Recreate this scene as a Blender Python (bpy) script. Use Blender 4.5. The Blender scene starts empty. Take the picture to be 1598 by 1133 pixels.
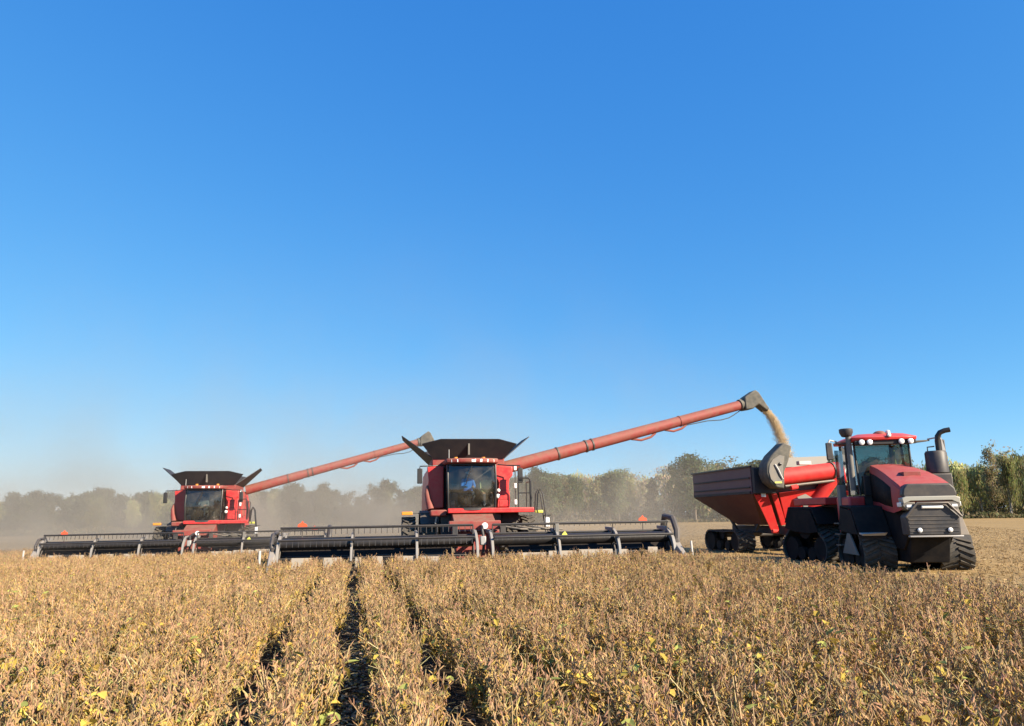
import bpy, bmesh, math, random
import numpy as np
from mathutils import Vector, Matrix

random.seed(7)
R = math.radians
sc = bpy.context.scene
COL = sc.collection

# ------------------------------------------------------------------ camera
IMW, IMH = 1598, 1133
LENS = 26.0
FPX = IMW * LENS / 36.0
EYE = 1.65
PITCH = math.atan((808 - IMH / 2) / FPX)
ROLL = R(1.0)
ROW = R(11.9)                       # the crop rows run away to the left of the view axis
cam_d = bpy.data.cameras.new('camera')
cam_d.lens = LENS; cam_d.sensor_width = 36; cam_d.clip_start = 0.1; cam_d.clip_end = 9000
cam = bpy.data.objects.new('camera', cam_d); COL.objects.link(cam)
CAM_R = Matrix.Rotation(math.pi / 2 + PITCH, 3, 'X') @ Matrix.Rotation(-ROLL, 3, 'Z')
cam.matrix_world = Matrix.Translation((0, 0, EYE)) @ CAM_R.to_4x4()
sc.camera = cam

# ------------------------------------------------------------------ sky, sun, exposure
SUN = Vector((0.75, -0.50, 0.48)).normalized()
world = bpy.data.worlds.new('World'); sc.world = world; world.use_nodes = True
wn = world.node_tree.nodes; wl = world.node_tree.links; wn.clear()
sky = wn.new('ShaderNodeTexSky'); sky.sky_type = 'NISHITA'; sky.sun_disc = False
sky.sun_elevation = math.asin(SUN.z); sky.sun_rotation = math.atan2(SUN.x, SUN.y)
sky.air_density = 0.7; sky.dust_density = 0.0; sky.ozone_density = 4.0; sky.altitude = 100
# the phone's rendering of a clear sky: each channel of the physical sky gets its own contrast, everywhere alike
sp_ = wn.new('ShaderNodeSeparateColor'); cb_ = wn.new('ShaderNodeCombineColor')
wl.new(sky.outputs[0], sp_.inputs[0])
for k_, (g_, a_) in enumerate(((1.16, 0.40), (0.66, 0.96), (0.30, 2.15))):
    pw = wn.new('ShaderNodeMath'); pw.operation = 'POWER'; pw.inputs[1].default_value = g_
    ml = wn.new('ShaderNodeMath'); ml.operation = 'MULTIPLY'; ml.inputs[1].default_value = a_
    wl.new(sp_.outputs[k_], pw.inputs[0]); wl.new(pw.outputs[0], ml.inputs[0]); wl.new(ml.outputs[0], cb_.inputs[k_])
bg = wn.new('ShaderNodeBackground'); bg.inputs['Strength'].default_value = 0.12
wo = wn.new('ShaderNodeOutputWorld')
wl.new(cb_.outputs[0], bg.inputs['Color']); wl.new(bg.outputs[0], wo.inputs['Surface'])
sun_d = bpy.data.lights.new('sun', 'SUN'); sun_d.energy = 5.0; sun_d.angle = R(0.53); sun_d.color = (1.0, 0.86, 0.67)
sun = bpy.data.objects.new('sun', sun_d); COL.objects.link(sun)
sun.rotation_euler = SUN.to_track_quat('Z', 'Y').to_euler()
vs = sc.view_settings
vs.view_transform = 'Standard'; vs.look = 'None'; vs.exposure = 1.2; vs.gamma = 1.0; vs.use_curve_mapping = False
sc.render.engine = 'CYCLES'
cy = sc.cycles
cy.use_denoising = True; cy.max_bounces = 8; cy.transparent_max_bounces = 12; cy.volume_bounces = 1
cy.volume_step_rate = 6.0; cy.volume_max_steps = 64
cy.caustics_reflective = False; cy.caustics_refractive = False

# ------------------------------------------------------------------ materials
MATS = {}
def nodes_of(m):
    m.use_nodes = True
    nt = m.node_tree; nt.nodes.clear()
    o = nt.nodes.new('ShaderNodeOutputMaterial')
    return nt, o
def rgba(c): return (c[0], c[1], c[2], 1)
def mat_paint(name, base, rough=0.4, metal=0.0, dust=0.25, dustcol=(0.36, 0.27, 0.17), scale=3.0, coat=0.0, bump=0.0, spec=0.5):
    m = bpy.data.materials.new(name); nt, o = nodes_of(m); N = nt.nodes; L = nt.links
    p = N.new('ShaderNodeBsdfPrincipled')
    tc = N.new('ShaderNodeNewGeometry')
    n1 = N.new('ShaderNodeTexNoise'); n1.inputs['Scale'].default_value = scale; n1.inputs['Detail'].default_value = 6; n1.inputs['Roughness'].default_value = 0.65
    L.new(tc.outputs['Position'], n1.inputs['Vector'])
    sx = N.new('ShaderNodeSeparateXYZ'); L.new(tc.outputs['Normal'], sx.inputs[0])
    up = N.new('ShaderNodeMath'); up.operation = 'MULTIPLY_ADD'; up.inputs[1].default_value = 0.45; up.inputs[2].default_value = 0.0; up.use_clamp = True
    L.new(sx.outputs['Z'], up.inputs[0])
    mr = N.new('ShaderNodeMapRange'); mr.inputs['From Min'].default_value = 0.35; mr.inputs['From Max'].default_value = 0.75
    mr.inputs['To Max'].default_value = dust * 1.2
    L.new(n1.outputs['Fac'], mr.inputs['Value'])
    ad = N.new('ShaderNodeMath'); ad.operation = 'ADD'; ad.use_clamp = True
    L.new(mr.outputs[0], ad.inputs[0])
    mu = N.new('ShaderNodeMath'); mu.operation = 'MULTIPLY'; mu.inputs[1].default_value = min(1.0, dust * 2.0)
    L.new(up.outputs[0], mu.inputs[0]); L.new(mu.outputs[0], ad.inputs[1])
    mx = N.new('ShaderNodeMix'); mx.data_type = 'RGBA'
    mx.inputs['A'].default_value = rgba(base); mx.inputs['B'].default_value = rgba(dustcol)
    L.new(ad.outputs[0], mx.inputs['Factor']); L.new(mx.outputs['Result'], p.inputs['Base Color'])
    rm = N.new('ShaderNodeMapRange'); rm.inputs['To Min'].default_value = rough; rm.inputs['To Max'].default_value = 0.9
    L.new(ad.outputs[0], rm.inputs['Value']); L.new(rm.outputs[0], p.inputs['Roughness'])
    p.inputs['Metallic'].default_value = metal; p.inputs['Coat Weight'].default_value = coat; p.inputs['Coat Roughness'].default_value = 0.15
    p.inputs['Specular IOR Level'].default_value = spec
    if bump:
        b = N.new('ShaderNodeBump'); b.inputs['Strength'].default_value = bump; b.inputs['Distance'].default_value = 0.02
        L.new(n1.outputs['Fac'], b.inputs['Height']); L.new(b.outputs[0], p.inputs['Normal'])
    L.new(p.outputs[0], o.inputs['Surface'])
    MATS[name] = m; return m
mat_paint('red_paint', (0.58, 0.016, 0.022), 0.42, dust=0.16, coat=0.08, scale=6)
mat_paint('red_dusty', (0.25, 0.026, 0.024), 0.6, dust=0.55, dustcol=(0.22, 0.13, 0.09), scale=4)
mat_paint('tank_cover', (0.020, 0.020, 0.026), 0.6, dust=0.04, spec=0.3)
mat_paint('cart_dark', (0.022, 0.021, 0.027), 0.6, dust=0.05, spec=0.35)
mat_paint('cart_wall', (0.105, 0.050, 0.062), 0.5, dust=0.08, spec=0.4, scale=2)
mat_paint('cart_maroon', (0.085, 0.030, 0.036), 0.6, dust=0.10, spec=0.3, scale=2)
mat_paint('skirt_black', (0.009, 0.009, 0.011), 0.75, dust=0.04, spec=0.12)
mat_paint('red_cart', (0.58, 0.018, 0.020), 0.62, dust=0.10, spec=0.3)
mat_paint('black_paint', (0.010, 0.010, 0.012), 0.4, dust=0.04)
mat_paint('black_plastic', (0.014, 0.014, 0.017), 0.55, dust=0.05)
mat_paint('charcoal', (0.028, 0.029, 0.035), 0.5, dust=0.14)
mat_paint('rubber', (0.022, 0.022, 0.022), 0.8, dust=0.32, dustcol=(0.20, 0.165, 0.12), scale=5, bump=0.3)
mat_paint('spout_rubber', (0.05, 0.05, 0.045), 0.75, dust=0.42, dustcol=(0.26, 0.23, 0.17), scale=4, bump=0.25)
mat_paint('grey_steel', (0.36, 0.36, 0.36), 0.45, metal=0.3, dust=0.3)
mat_paint('arm_grey', (0.22, 0.22, 0.22), 0.55, dust=0.25)
mat_paint('pale_metal', (0.45, 0.44, 0.42), 0.5, dust=0.2)
mat_paint('dark_steel', (0.06, 0.06, 0.065), 0.5, metal=0.3, dust=0.25)
mat_paint('grey_plastic', (0.12, 0.12, 0.115), 0.6, dust=0.3)
mat_paint('cart_grey', (0.15, 0.148, 0.14), 0.6, dust=0.2)
mat_paint('hood_paint', (0.36, 0.014, 0.018), 0.5, dust=0.26, dustcol=(0.34, 0.18, 0.14), scale=4)
mat_paint('silver_trim', (0.36, 0.355, 0.31), 0.35, dust=0.15)
mat_paint('white_badge', (0.80, 0.80, 0.78), 0.4, dust=0.08)
mat_paint('lamp_white', (0.85, 0.85, 0.83), 0.12, dust=0.03, coat=0.6)
mat_paint('amber', (0.75, 0.26, 0.03), 0.25, dust=0.05, coat=0.4)
mat_paint('orange_marker', (0.85, 0.09, 0.03), 0.5, dust=0.06)
mat_paint('yellow_decal', (0.62, 0.62, 0.10), 0.5, dust=0.1)
mat_paint('belt', (0.72, 0.66, 0.56), 0.8, dust=0.4, dustcol=(0.60, 0.52, 0.38), scale=6)
mat_paint('guard_pale', (0.30, 0.27, 0.23), 0.7, dust=0.5, dustcol=(0.36, 0.28, 0.19), scale=7)
mat_paint('seat_fabric', (0.05, 0.05, 0.05), 0.9, dust=0.1)
mat_paint('cab_grey', (0.16, 0.16, 0.155), 0.8, dust=0.1)
mat_paint('grain', (0.60, 0.46, 0.27), 0.7, dust=0.3, dustcol=(0.66, 0.54, 0.34), scale=20)
mat_paint('bark', (0.15, 0.115, 0.085), 0.95, dust=0.3, dustcol=(0.26, 0.22, 0.17), scale=1.2, bump=0.5)
mat_paint('pale_bark', (0.28, 0.25, 0.20), 0.95, dust=0.3, dustcol=(0.38, 0.34, 0.28), scale=1.2, bump=0.5)

def mat_glass(name, tint=(0.62, 0.68, 0.66), refl=0.10):
    m = bpy.data.materials.new(name); nt, o = nodes_of(m); N = nt.nodes; L = nt.links
    t = N.new('ShaderNodeBsdfTransparent'); t.inputs[0].default_value = rgba(tint)
    g = N.new('ShaderNodeBsdfGlossy'); g.inputs['Roughness'].default_value = 0.03; g.inputs['Color'].default_value = (0.9, 0.95, 1, 1)
    d = N.new('ShaderNodeBsdfDiffuse'); d.inputs['Color'].default_value = (0.45, 0.38, 0.28, 1)
    fr = N.new('ShaderNodeFresnel'); fr.inputs['IOR'].default_value = 1.5
    a = N.new('ShaderNodeMath'); a.operation = 'ADD'; a.inputs[1].default_value = refl * 0.3; L.new(fr.outputs[0], a.inputs[0])
    m1 = N.new('ShaderNodeMixShader'); L.new(a.outputs[0], m1.inputs[0]); L.new(t.outputs[0], m1.inputs[1]); L.new(g.outputs[0], m1.inputs[2])
    n = N.new('ShaderNodeTexNoise'); n.inputs['Scale'].default_value = 2.5; n.inputs['Detail'].default_value = 4
    ge = N.new('ShaderNodeNewGeometry'); L.new(ge.outputs['Position'], n.inputs['Vector'])
    mr = N.new('ShaderNodeMapRange'); mr.inputs['From Min'].default_value = 0.4; mr.inputs['From Max'].default_value = 0.8; mr.inputs['To Min'].default_value = 0.01; mr.inputs['To Max'].default_value = 0.14
    L.new(n.outputs['Fac'], mr.inputs['Value'])
    m2 = N.new('ShaderNodeMixShader'); L.new(mr.outputs[0], m2.inputs[0]); L.new(m1.outputs[0], m2.inputs[1]); L.new(d.outputs[0], m2.inputs[2])
    L.new(m2.outputs[0], o.inputs['Surface']); MATS[name] = m
mat_glass('cab_glass')
mat_glass('tractor_glass', (0.34, 0.42, 0.38), 0.03)
mat_glass('side_glass', (0.45, 0.52, 0.55), 0.5)

def mat_attr(name, rough=0.8, trans=0.0, patch=0.25, patch_scale=0.25, patch_col=(0.9, 0.8, 0.7), rnd=0.18, spec=0.2):
    """colour from the piece's own colour attribute, with patches over the field and a little per-plant variation"""
    m = bpy.data.materials.new(name); nt, o = nodes_of(m); N = nt.nodes; L = nt.links
    at = N.new('ShaderNodeAttribute'); at.attribute_name = 'Col'
    ge = N.new('ShaderNodeNewGeometry')
    n = N.new('ShaderNodeTexNoise'); n.inputs['Scale'].default_value = patch_scale; n.inputs['Detail'].default_value = 4
    L.new(ge.outputs['Position'], n.inputs['Vector'])
    oi = N.new('ShaderNodeObjectInfo')
    mr = N.new('ShaderNodeMapRange'); mr.inputs['To Min'].default_value = 1 - rnd; mr.inputs['To Max'].default_value = 1 + rnd
    L.new(oi.outputs['Random'], mr.inputs['Value'])
    pm = N.new('ShaderNodeMapRange'); pm.inputs['From Min'].default_value = 0.35; pm.inputs['From Max'].default_value = 0.65; pm.inputs['To Max'].default_value = patch
    L.new(n.outputs['Fac'], pm.inputs['Value'])
    mx = N.new('ShaderNodeMix'); mx.data_type = 'RGBA'; mx.blend_type = 'MULTIPLY'
    L.new(pm.outputs[0], mx.inputs['Factor']); L.new(at.outputs['Color'], mx.inputs['A']); mx.inputs['B'].default_value = rgba(patch_col)
    vm = N.new('ShaderNodeVectorMath'); vm.operation = 'SCALE'; L.new(mx.outputs['Result'], vm.inputs[0]); L.new(mr.outputs[0], vm.inputs['Scale'])
    p = N.new('ShaderNodeBsdfPrincipled'); p.inputs['Roughness'].default_value = rough; p.inputs['Specular IOR Level'].default_value = spec
    L.new(vm.outputs[0], p.inputs['Base Color'])
    if trans:
        tr = N.new('ShaderNodeBsdfTranslucent'); L.new(vm.outputs[0], tr.inputs['Color'])
        ms = N.new('ShaderNodeMixShader'); ms.inputs[0].default_value = trans
        L.new(p.outputs[0], ms.inputs[1]); L.new(tr.outputs[0], ms.inputs[2]); L.new(ms.outputs[0], o.inputs['Surface'])
    else:
        L.new(p.outputs[0], o.inputs['Surface'])
    MATS[name] = m
mat_attr('soy', 0.75, 0.18, 0.45, 0.35, (0.82, 0.76, 0.76))
mat_attr('tree_leaf', 0.7, 0.40, 0.4, 0.10, (0.75, 0.72, 0.66), 0.25)
mat_attr('straw', 0.85, 0.0, 0.3, 0.3)
mat_attr('cloth', 0.9, 0.0, 0.0)

def mat_ground(name, cols, scale, stretch, bump, rough=0.95):
    m = bpy.data.materials.new(name); nt, o = nodes_of(m); N = nt.nodes; L = nt.links
    ge = N.new('ShaderNodeNewGeometry')
    mp = N.new('ShaderNodeMapping'); mp.inputs['Rotation'].default_value = (0, 0, -ROW); mp.inputs['Scale'].default_value = stretch
    L.new(ge.outputs['Position'], mp.inputs['Vector'])
    n1 = N.new('ShaderNodeTexNoise'); n1.inputs['Scale'].default_value = scale; n1.inputs['Detail'].default_value = 9; n1.inputs['Roughness'].default_value = 0.7
    n2 = N.new('ShaderNodeTexNoise'); n2.inputs['Scale'].default_value = scale * 0.06; n2.inputs['Detail'].default_value = 5
    L.new(mp.outputs[0], n1.inputs['Vector']); L.new(mp.outputs[0], n2.inputs['Vector'])
    cr = N.new('ShaderNodeValToRGB'); e = cr.color_ramp.elements
    e[0].position = 0.33; e[0].color = rgba(cols[0]); e[1].position = 0.68; e[1].color = rgba(cols[2])
    k = cr.color_ramp.elements.new(0.5); k.color = rgba(cols[1])
    L.new(n1.outputs['Fac'], cr.inputs[0])
    mr = N.new('ShaderNodeMapRange'); mr.inputs['From Min'].default_value = 0.3; mr.inputs['From Max'].default_value = 0.7; mr.inputs['To Min'].default_value = 0.78; mr.inputs['To Max'].default_value = 1.15
    L.new(n2.outputs['Fac'], mr.inputs['Value'])
    vm = N.new('ShaderNodeVectorMath'); vm.operation = 'SCALE'; L.new(cr.outputs[0], vm.inputs[0]); L.new(mr.outputs[0], vm.inputs['Scale'])
    p = N.new('ShaderNodeBsdfPrincipled'); p.inputs['Roughness'].default_value = rough; p.inputs['Specular IOR Level'].default_value = 0.15
    L.new(vm.outputs[0], p.inputs['Base Color'])
    b = N.new('ShaderNodeBump'); b.inputs['Strength'].default_value = bump; b.inputs['Distance'].default_value = 0.05
    L.new(n1.outputs['Fac'], b.inputs['Height']); L.new(b.outputs[0], p.inputs['Normal'])
    L.new(p.outputs[0], o.inputs['Surface']); MATS[name] = m
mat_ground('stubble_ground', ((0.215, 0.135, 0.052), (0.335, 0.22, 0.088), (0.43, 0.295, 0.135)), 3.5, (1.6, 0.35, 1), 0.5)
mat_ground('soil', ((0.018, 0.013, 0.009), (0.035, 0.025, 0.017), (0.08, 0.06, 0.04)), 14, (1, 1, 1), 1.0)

# ------------------------------------------------------------------ helpers
def fw(u, v, z=0.0):
    c, s = math.cos(ROW), math.sin(ROW)
    return Vector((u * c - v * s, u * s + v * c, z))
def pix(x, y, dist):
    """the point seen at a photo pixel, at a horizontal distance"""
    d = CAM_R @ Vector(((x - IMW / 2) / FPX, -(y - IMH / 2) / FPX, -1.0))
    t = dist / math.hypot(d.x, d.y)
    return Vector((0, 0, EYE)) + d * t

class MB:
    def __init__(s): s.v = []; s.f = []; s.c = []
    def add(s, vs, fs, col=None):
        b = len(s.v); s.v += [tuple(q) for q in vs]; s.f += [tuple(b + i for i in f) for f in fs]
        s.c += [col or (1, 1, 1)] * len(vs)
        return s
    def box(s, lo, hi, M=None, taper=None):
        x0, y0, z0 = lo; x1, y1, z1 = hi
        q = [Vector(p) for p in ((x0, y0, z0), (x1, y0, z0), (x1, y1, z0), (x0, y1, z0), (x0, y0, z1), (x1, y0, z1), (x1, y1, z1), (x0, y1, z1))]
        if M: q = [M @ p for p in q]
        return s.add(q, [(0, 3, 2, 1), (4, 5, 6, 7), (0, 1, 5, 4), (1, 2, 6, 5), (2, 3, 7, 6), (3, 0, 4, 7)])
    def hexa(s, q):
        return s.add(q, [(0, 3, 2, 1), (4, 5, 6, 7), (0, 1, 5, 4), (1, 2, 6, 5), (2, 3, 7, 6), (3, 0, 4, 7)])
    def prism(s, pts, a, b, axis='x'):
        """polygon pts extruded between a and b; for 'x' pts are (y,z), for 'y' (x,z), for 'z' (x,y)"""
        def P(p, t):
            return {'x': (t, p[0], p[1]), 'y': (p[0], t, p[1]), 'z': (p[0], p[1], t)}[axis]
        n = len(pts)
        return s.add([P(p, a) for p in pts] + [P(p, b) for p in pts],
                     [tuple(range(n)), tuple(range(2 * n - 1, n - 1, -1))] + [(i, n + i, n + (i + 1) % n, (i + 1) % n) for i in range(n)])
    def tube(s, path, r, n=8, cap=True, col=None):
        path = [Vector(p) for p in path]; m = len(path)
        rs = r if isinstance(r, (list, tuple)) else [r] * m
        vs = []; ref = None
        for i, p in enumerate(path):
            t = (path[min(i + 1, m - 1)] - path[max(i - 1, 0)]).normalized()
            if ref is None:
                ref = Vector((0, 0, 1)) if abs(t.z) < 0.9 else Vector((1, 0, 0))
            a = (ref - t * ref.dot(t)).normalized(); ref = a
            b = t.cross(a)
            for k in range(n):
                w = 2 * math.pi * k / n
                vs.append(p + (a * math.cos(w) + b * math.sin(w)) * rs[i])
        fs = [(i * n + k, i * n + (k + 1) % n, (i + 1) * n + (k + 1) % n, (i + 1) * n + k) for i in range(m - 1) for k in range(n)]
        if cap: fs += [tuple(range(n - 1, -1, -1)), tuple((m - 1) * n + k for k in range(n))]
        return s.add(vs, fs, col)
    def lathe(s, prof, center, axis='x', n=28):
        """profile of (offset along axis, radius) spun round the axis"""
        cx, cy_, cz = center; vs = []
        for (t, r) in prof:
            for k in range(n):
                w = 2 * math.pi * k / n; a, b = r * math.cos(w), r * math.sin(w)
                vs.append({'x': (cx + t, cy_ + a, cz + b), 'y': (cx + a, cy_ + t, cz + b), 'z': (cx + a, cy_ + b, cz + t)}[axis])
        m = len(prof)
        fs = [(i * n + k, i * n + (k + 1) % n, (i + 1) * n + (k + 1) % n, (i + 1) * n + k) for i in range(m - 1) for k in range(n)]
        fs += [tuple(range(n)), tuple((m - 1) * n + k for k in range(n))]
        return s.add(vs, fs)
    def sheet(s, q, th):
        """a plate of thickness th from a planar loop"""
        q = [Vector(p) for p in q]; nrm = (q[1] - q[0]).cross(q[2] - q[0]).normalized() * th; n = len(q)
        return s.add(q + [p + nrm for p in q], [tuple(range(n)), tuple(range(2 * n - 1, n - 1, -1))] + [(i, n + i, n + (i + 1) % n, (i + 1) % n) for i in range(n)])
    def build(s, name, mat, parent=None, bevel=0.0, smooth=35, attr=False, fix=True):
        me = bpy.data.meshes.new(name); me.from_pydata(s.v, [], s.f)
        if attr:
            ca = me.color_attributes.new('Col', 'FLOAT_COLOR', 'POINT')
            ca.data.foreach_set('color', np.array([(*c, 1.0) for c in s.c], dtype=np.float32).ravel())
        if fix:
            bm = bmesh.new(); bm.from_mesh(me); bmesh.ops.recalc_face_normals(bm, faces=bm.faces); bm.to_mesh(me); bm.free()
        if smooth:
            me.shade_smooth(); me.set_sharp_from_angle(angle=R(smooth))
        me.materials.append(MATS[mat] if isinstance(mat, str) else mat)
        o = bpy.data.objects.new(name, me); COL.objects.link(o)
        if parent: o.parent = parent
        if bevel:
            b = o.modifiers.new('bevel', 'BEVEL'); b.width = bevel; b.segments = 2; b.limit_method = 'ANGLE'; b.angle_limit = R(40)
        return o
def tag(o, label=None, cat=None, group=None, kind=None):
    for k, v in (('label', label), ('category', cat), ('group', group), ('kind', kind)):
        if v: o[k] = v
    return o
def empty(name, loc, rz=0.0):
    o = bpy.data.objects.new(name, None); COL.objects.link(o); o.location = loc; o.rotation_euler = (0, 0, rz); o.empty_display_size = 0.3
    return o
def copy_tree(o, parent=None):
    c = o.copy(); COL.objects.link(c); c.parent = parent
    for ch in list(o.children): copy_tree(ch, c)
    return c
def box(name, lo, hi, mat, parent, bevel=0.015): return MB().box(lo, hi).build(name, mat, parent, bevel)
def rot_box(mb, c, size, M):
    h = Vector(size) / 2
    return mb.box(-h, h, Matrix.Translation(c) @ M.to_4x4())
def lamp(name, c, r, parent, mat='lamp_white', depth=0.06, shell='black_plastic'):
    o = MB().lathe([(0.0, r * 0.5), (-0.01, r * 1.15), (-depth, r * 1.15)], c, 'y', 14).build(name, shell, parent)
    MB().lathe([(-depth - 0.004, r), (-depth - 0.02, r * 0.7), (-depth - 0.026, 0.02)], c, 'y', 14).build('lens', mat, o)
    return o

# ------------------------------------------------------------------ ground
MU, MV = 3.8, 22.6          # first combine: middle of its cutter bar, in row coordinates
SU, SV = -7.35, 36.4        # second combine
CROP_R = 9.95               # right-hand edge of the standing crop
def sstep(a, b, t):
    t = max(0.0, min(1.0, (t - a) / (b - a))); return t * t * (3 - 2 * t)
def gz(u, v): return -DIP * sstep(20, 35, v) * sstep(3, -6, u)
DIP = 0.22                  # the field falls away gently towards the second combine
def grid_obj(name, us, vs_, z, mat, keep=None):
    nu = len(us); vv = [tuple(fw(u, v, gz(u, v) + z)) for v in vs_ for u in us]; ff = []
    for j in range(len(vs_) - 1):
        for i in range(nu - 1):
            if keep is None or keep((us[i] + us[i + 1]) / 2, (vs_[j] + vs_[j + 1]) / 2): ff.append((j * nu + i, j * nu + i + 1, (j + 1) * nu + i + 1, (j + 1) * nu + i))
    me = bpy.data.meshes.new(name); me.from_pydata(vv, [], ff); me.materials.append(MATS[mat]); me.shade_smooth()
    o = bpy.data.objects.new(name, me); COL.objects.link(o); o['kind'] = 'structure'; return o
ring_u = [-5000, -1500, -500, -150] + [-60 + 2 * k for k in range(51)] + [60, 150, 500, 1500, 5000]
ring_v = [-1500, -300, -50] + [-12 + 2 * k for k in range(41)] + [90, 150, 250, 500, 1500, 3000, 6500]
grid_obj('stubble_ground', ring_u, ring_v, 0.0, 'stubble_ground')
su = sorted({-60.0, MU - 6.1, SU - 6.1, CROP_R + .15} | {-58.0 + 2 * k for k in range(34) if -58 + 2 * k < CROP_R})
sv = sorted({-12.0, MV, SV, SV + 12} | {-10.0 + 2 * k for k in range(29) if -10 + 2 * k < SV + 12})
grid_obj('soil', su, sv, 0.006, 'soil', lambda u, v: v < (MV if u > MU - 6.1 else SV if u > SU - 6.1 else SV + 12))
def in_crop(u, v):
    if u > CROP_R: return False
    if u > MU - 6.05: return v < MV + 0.05
    if u > SU - 6.05: return v < SV + 0.05
    return v < SV + 11.5

# ------------------------------------------------------------------ combine harvester
def tyre_wheel(parent, c, r, w, rim_r, out, rim_mat='grey_steel', n_lug=22):
    """wheel = rim mesh, with the tyre as its child; out = +1/-1 side that faces outwards"""
    cx, cy_, cz = c
    rim = MB().lathe([(-w * .42, rim_r), (-w * .3, rim_r * .93), (-w * .1 * out, rim_r * .85), (0.06 * out - .03, rim_r * .3), (0.06 * out + .03, rim_r * .3), (w * .1 * abs(out), rim_r * .85), (w * .3, rim_r * .93), (w * .42, rim_r)], c, 'x', 24).build('wheel', rim_mat, parent)
    mb = MB().lathe([(-w * .42, rim_r), (-w * .5, rim_r + (r - rim_r) * .35), (-w * .48, r - .09), (-w * .40, r - .045), (w * .40, r - .045), (w * .48, r - .09), (w * .5, rim_r + (r - rim_r) * .35), (w * .42, rim_r)], c, 'x', 40)
    for k in range(n_lug):
        for sd in (-1, 1):
            a = 2 * math.pi * (k + (0.5 if sd > 0 else 0)) / n_lug
            M = Matrix.Translation(c) @ Matrix.Rotation(a, 4, 'X') @ Matrix.Translation((sd * w * .24, 0, r - .025)) @ Matrix.Rotation(sd * R(35), 4, 'Z')
            mb.box((-w * .27, -.03, -.035), (w * .27, .03, .03), M)
    mb.build('tyre', 'rubber', rim)
    return rim

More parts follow.
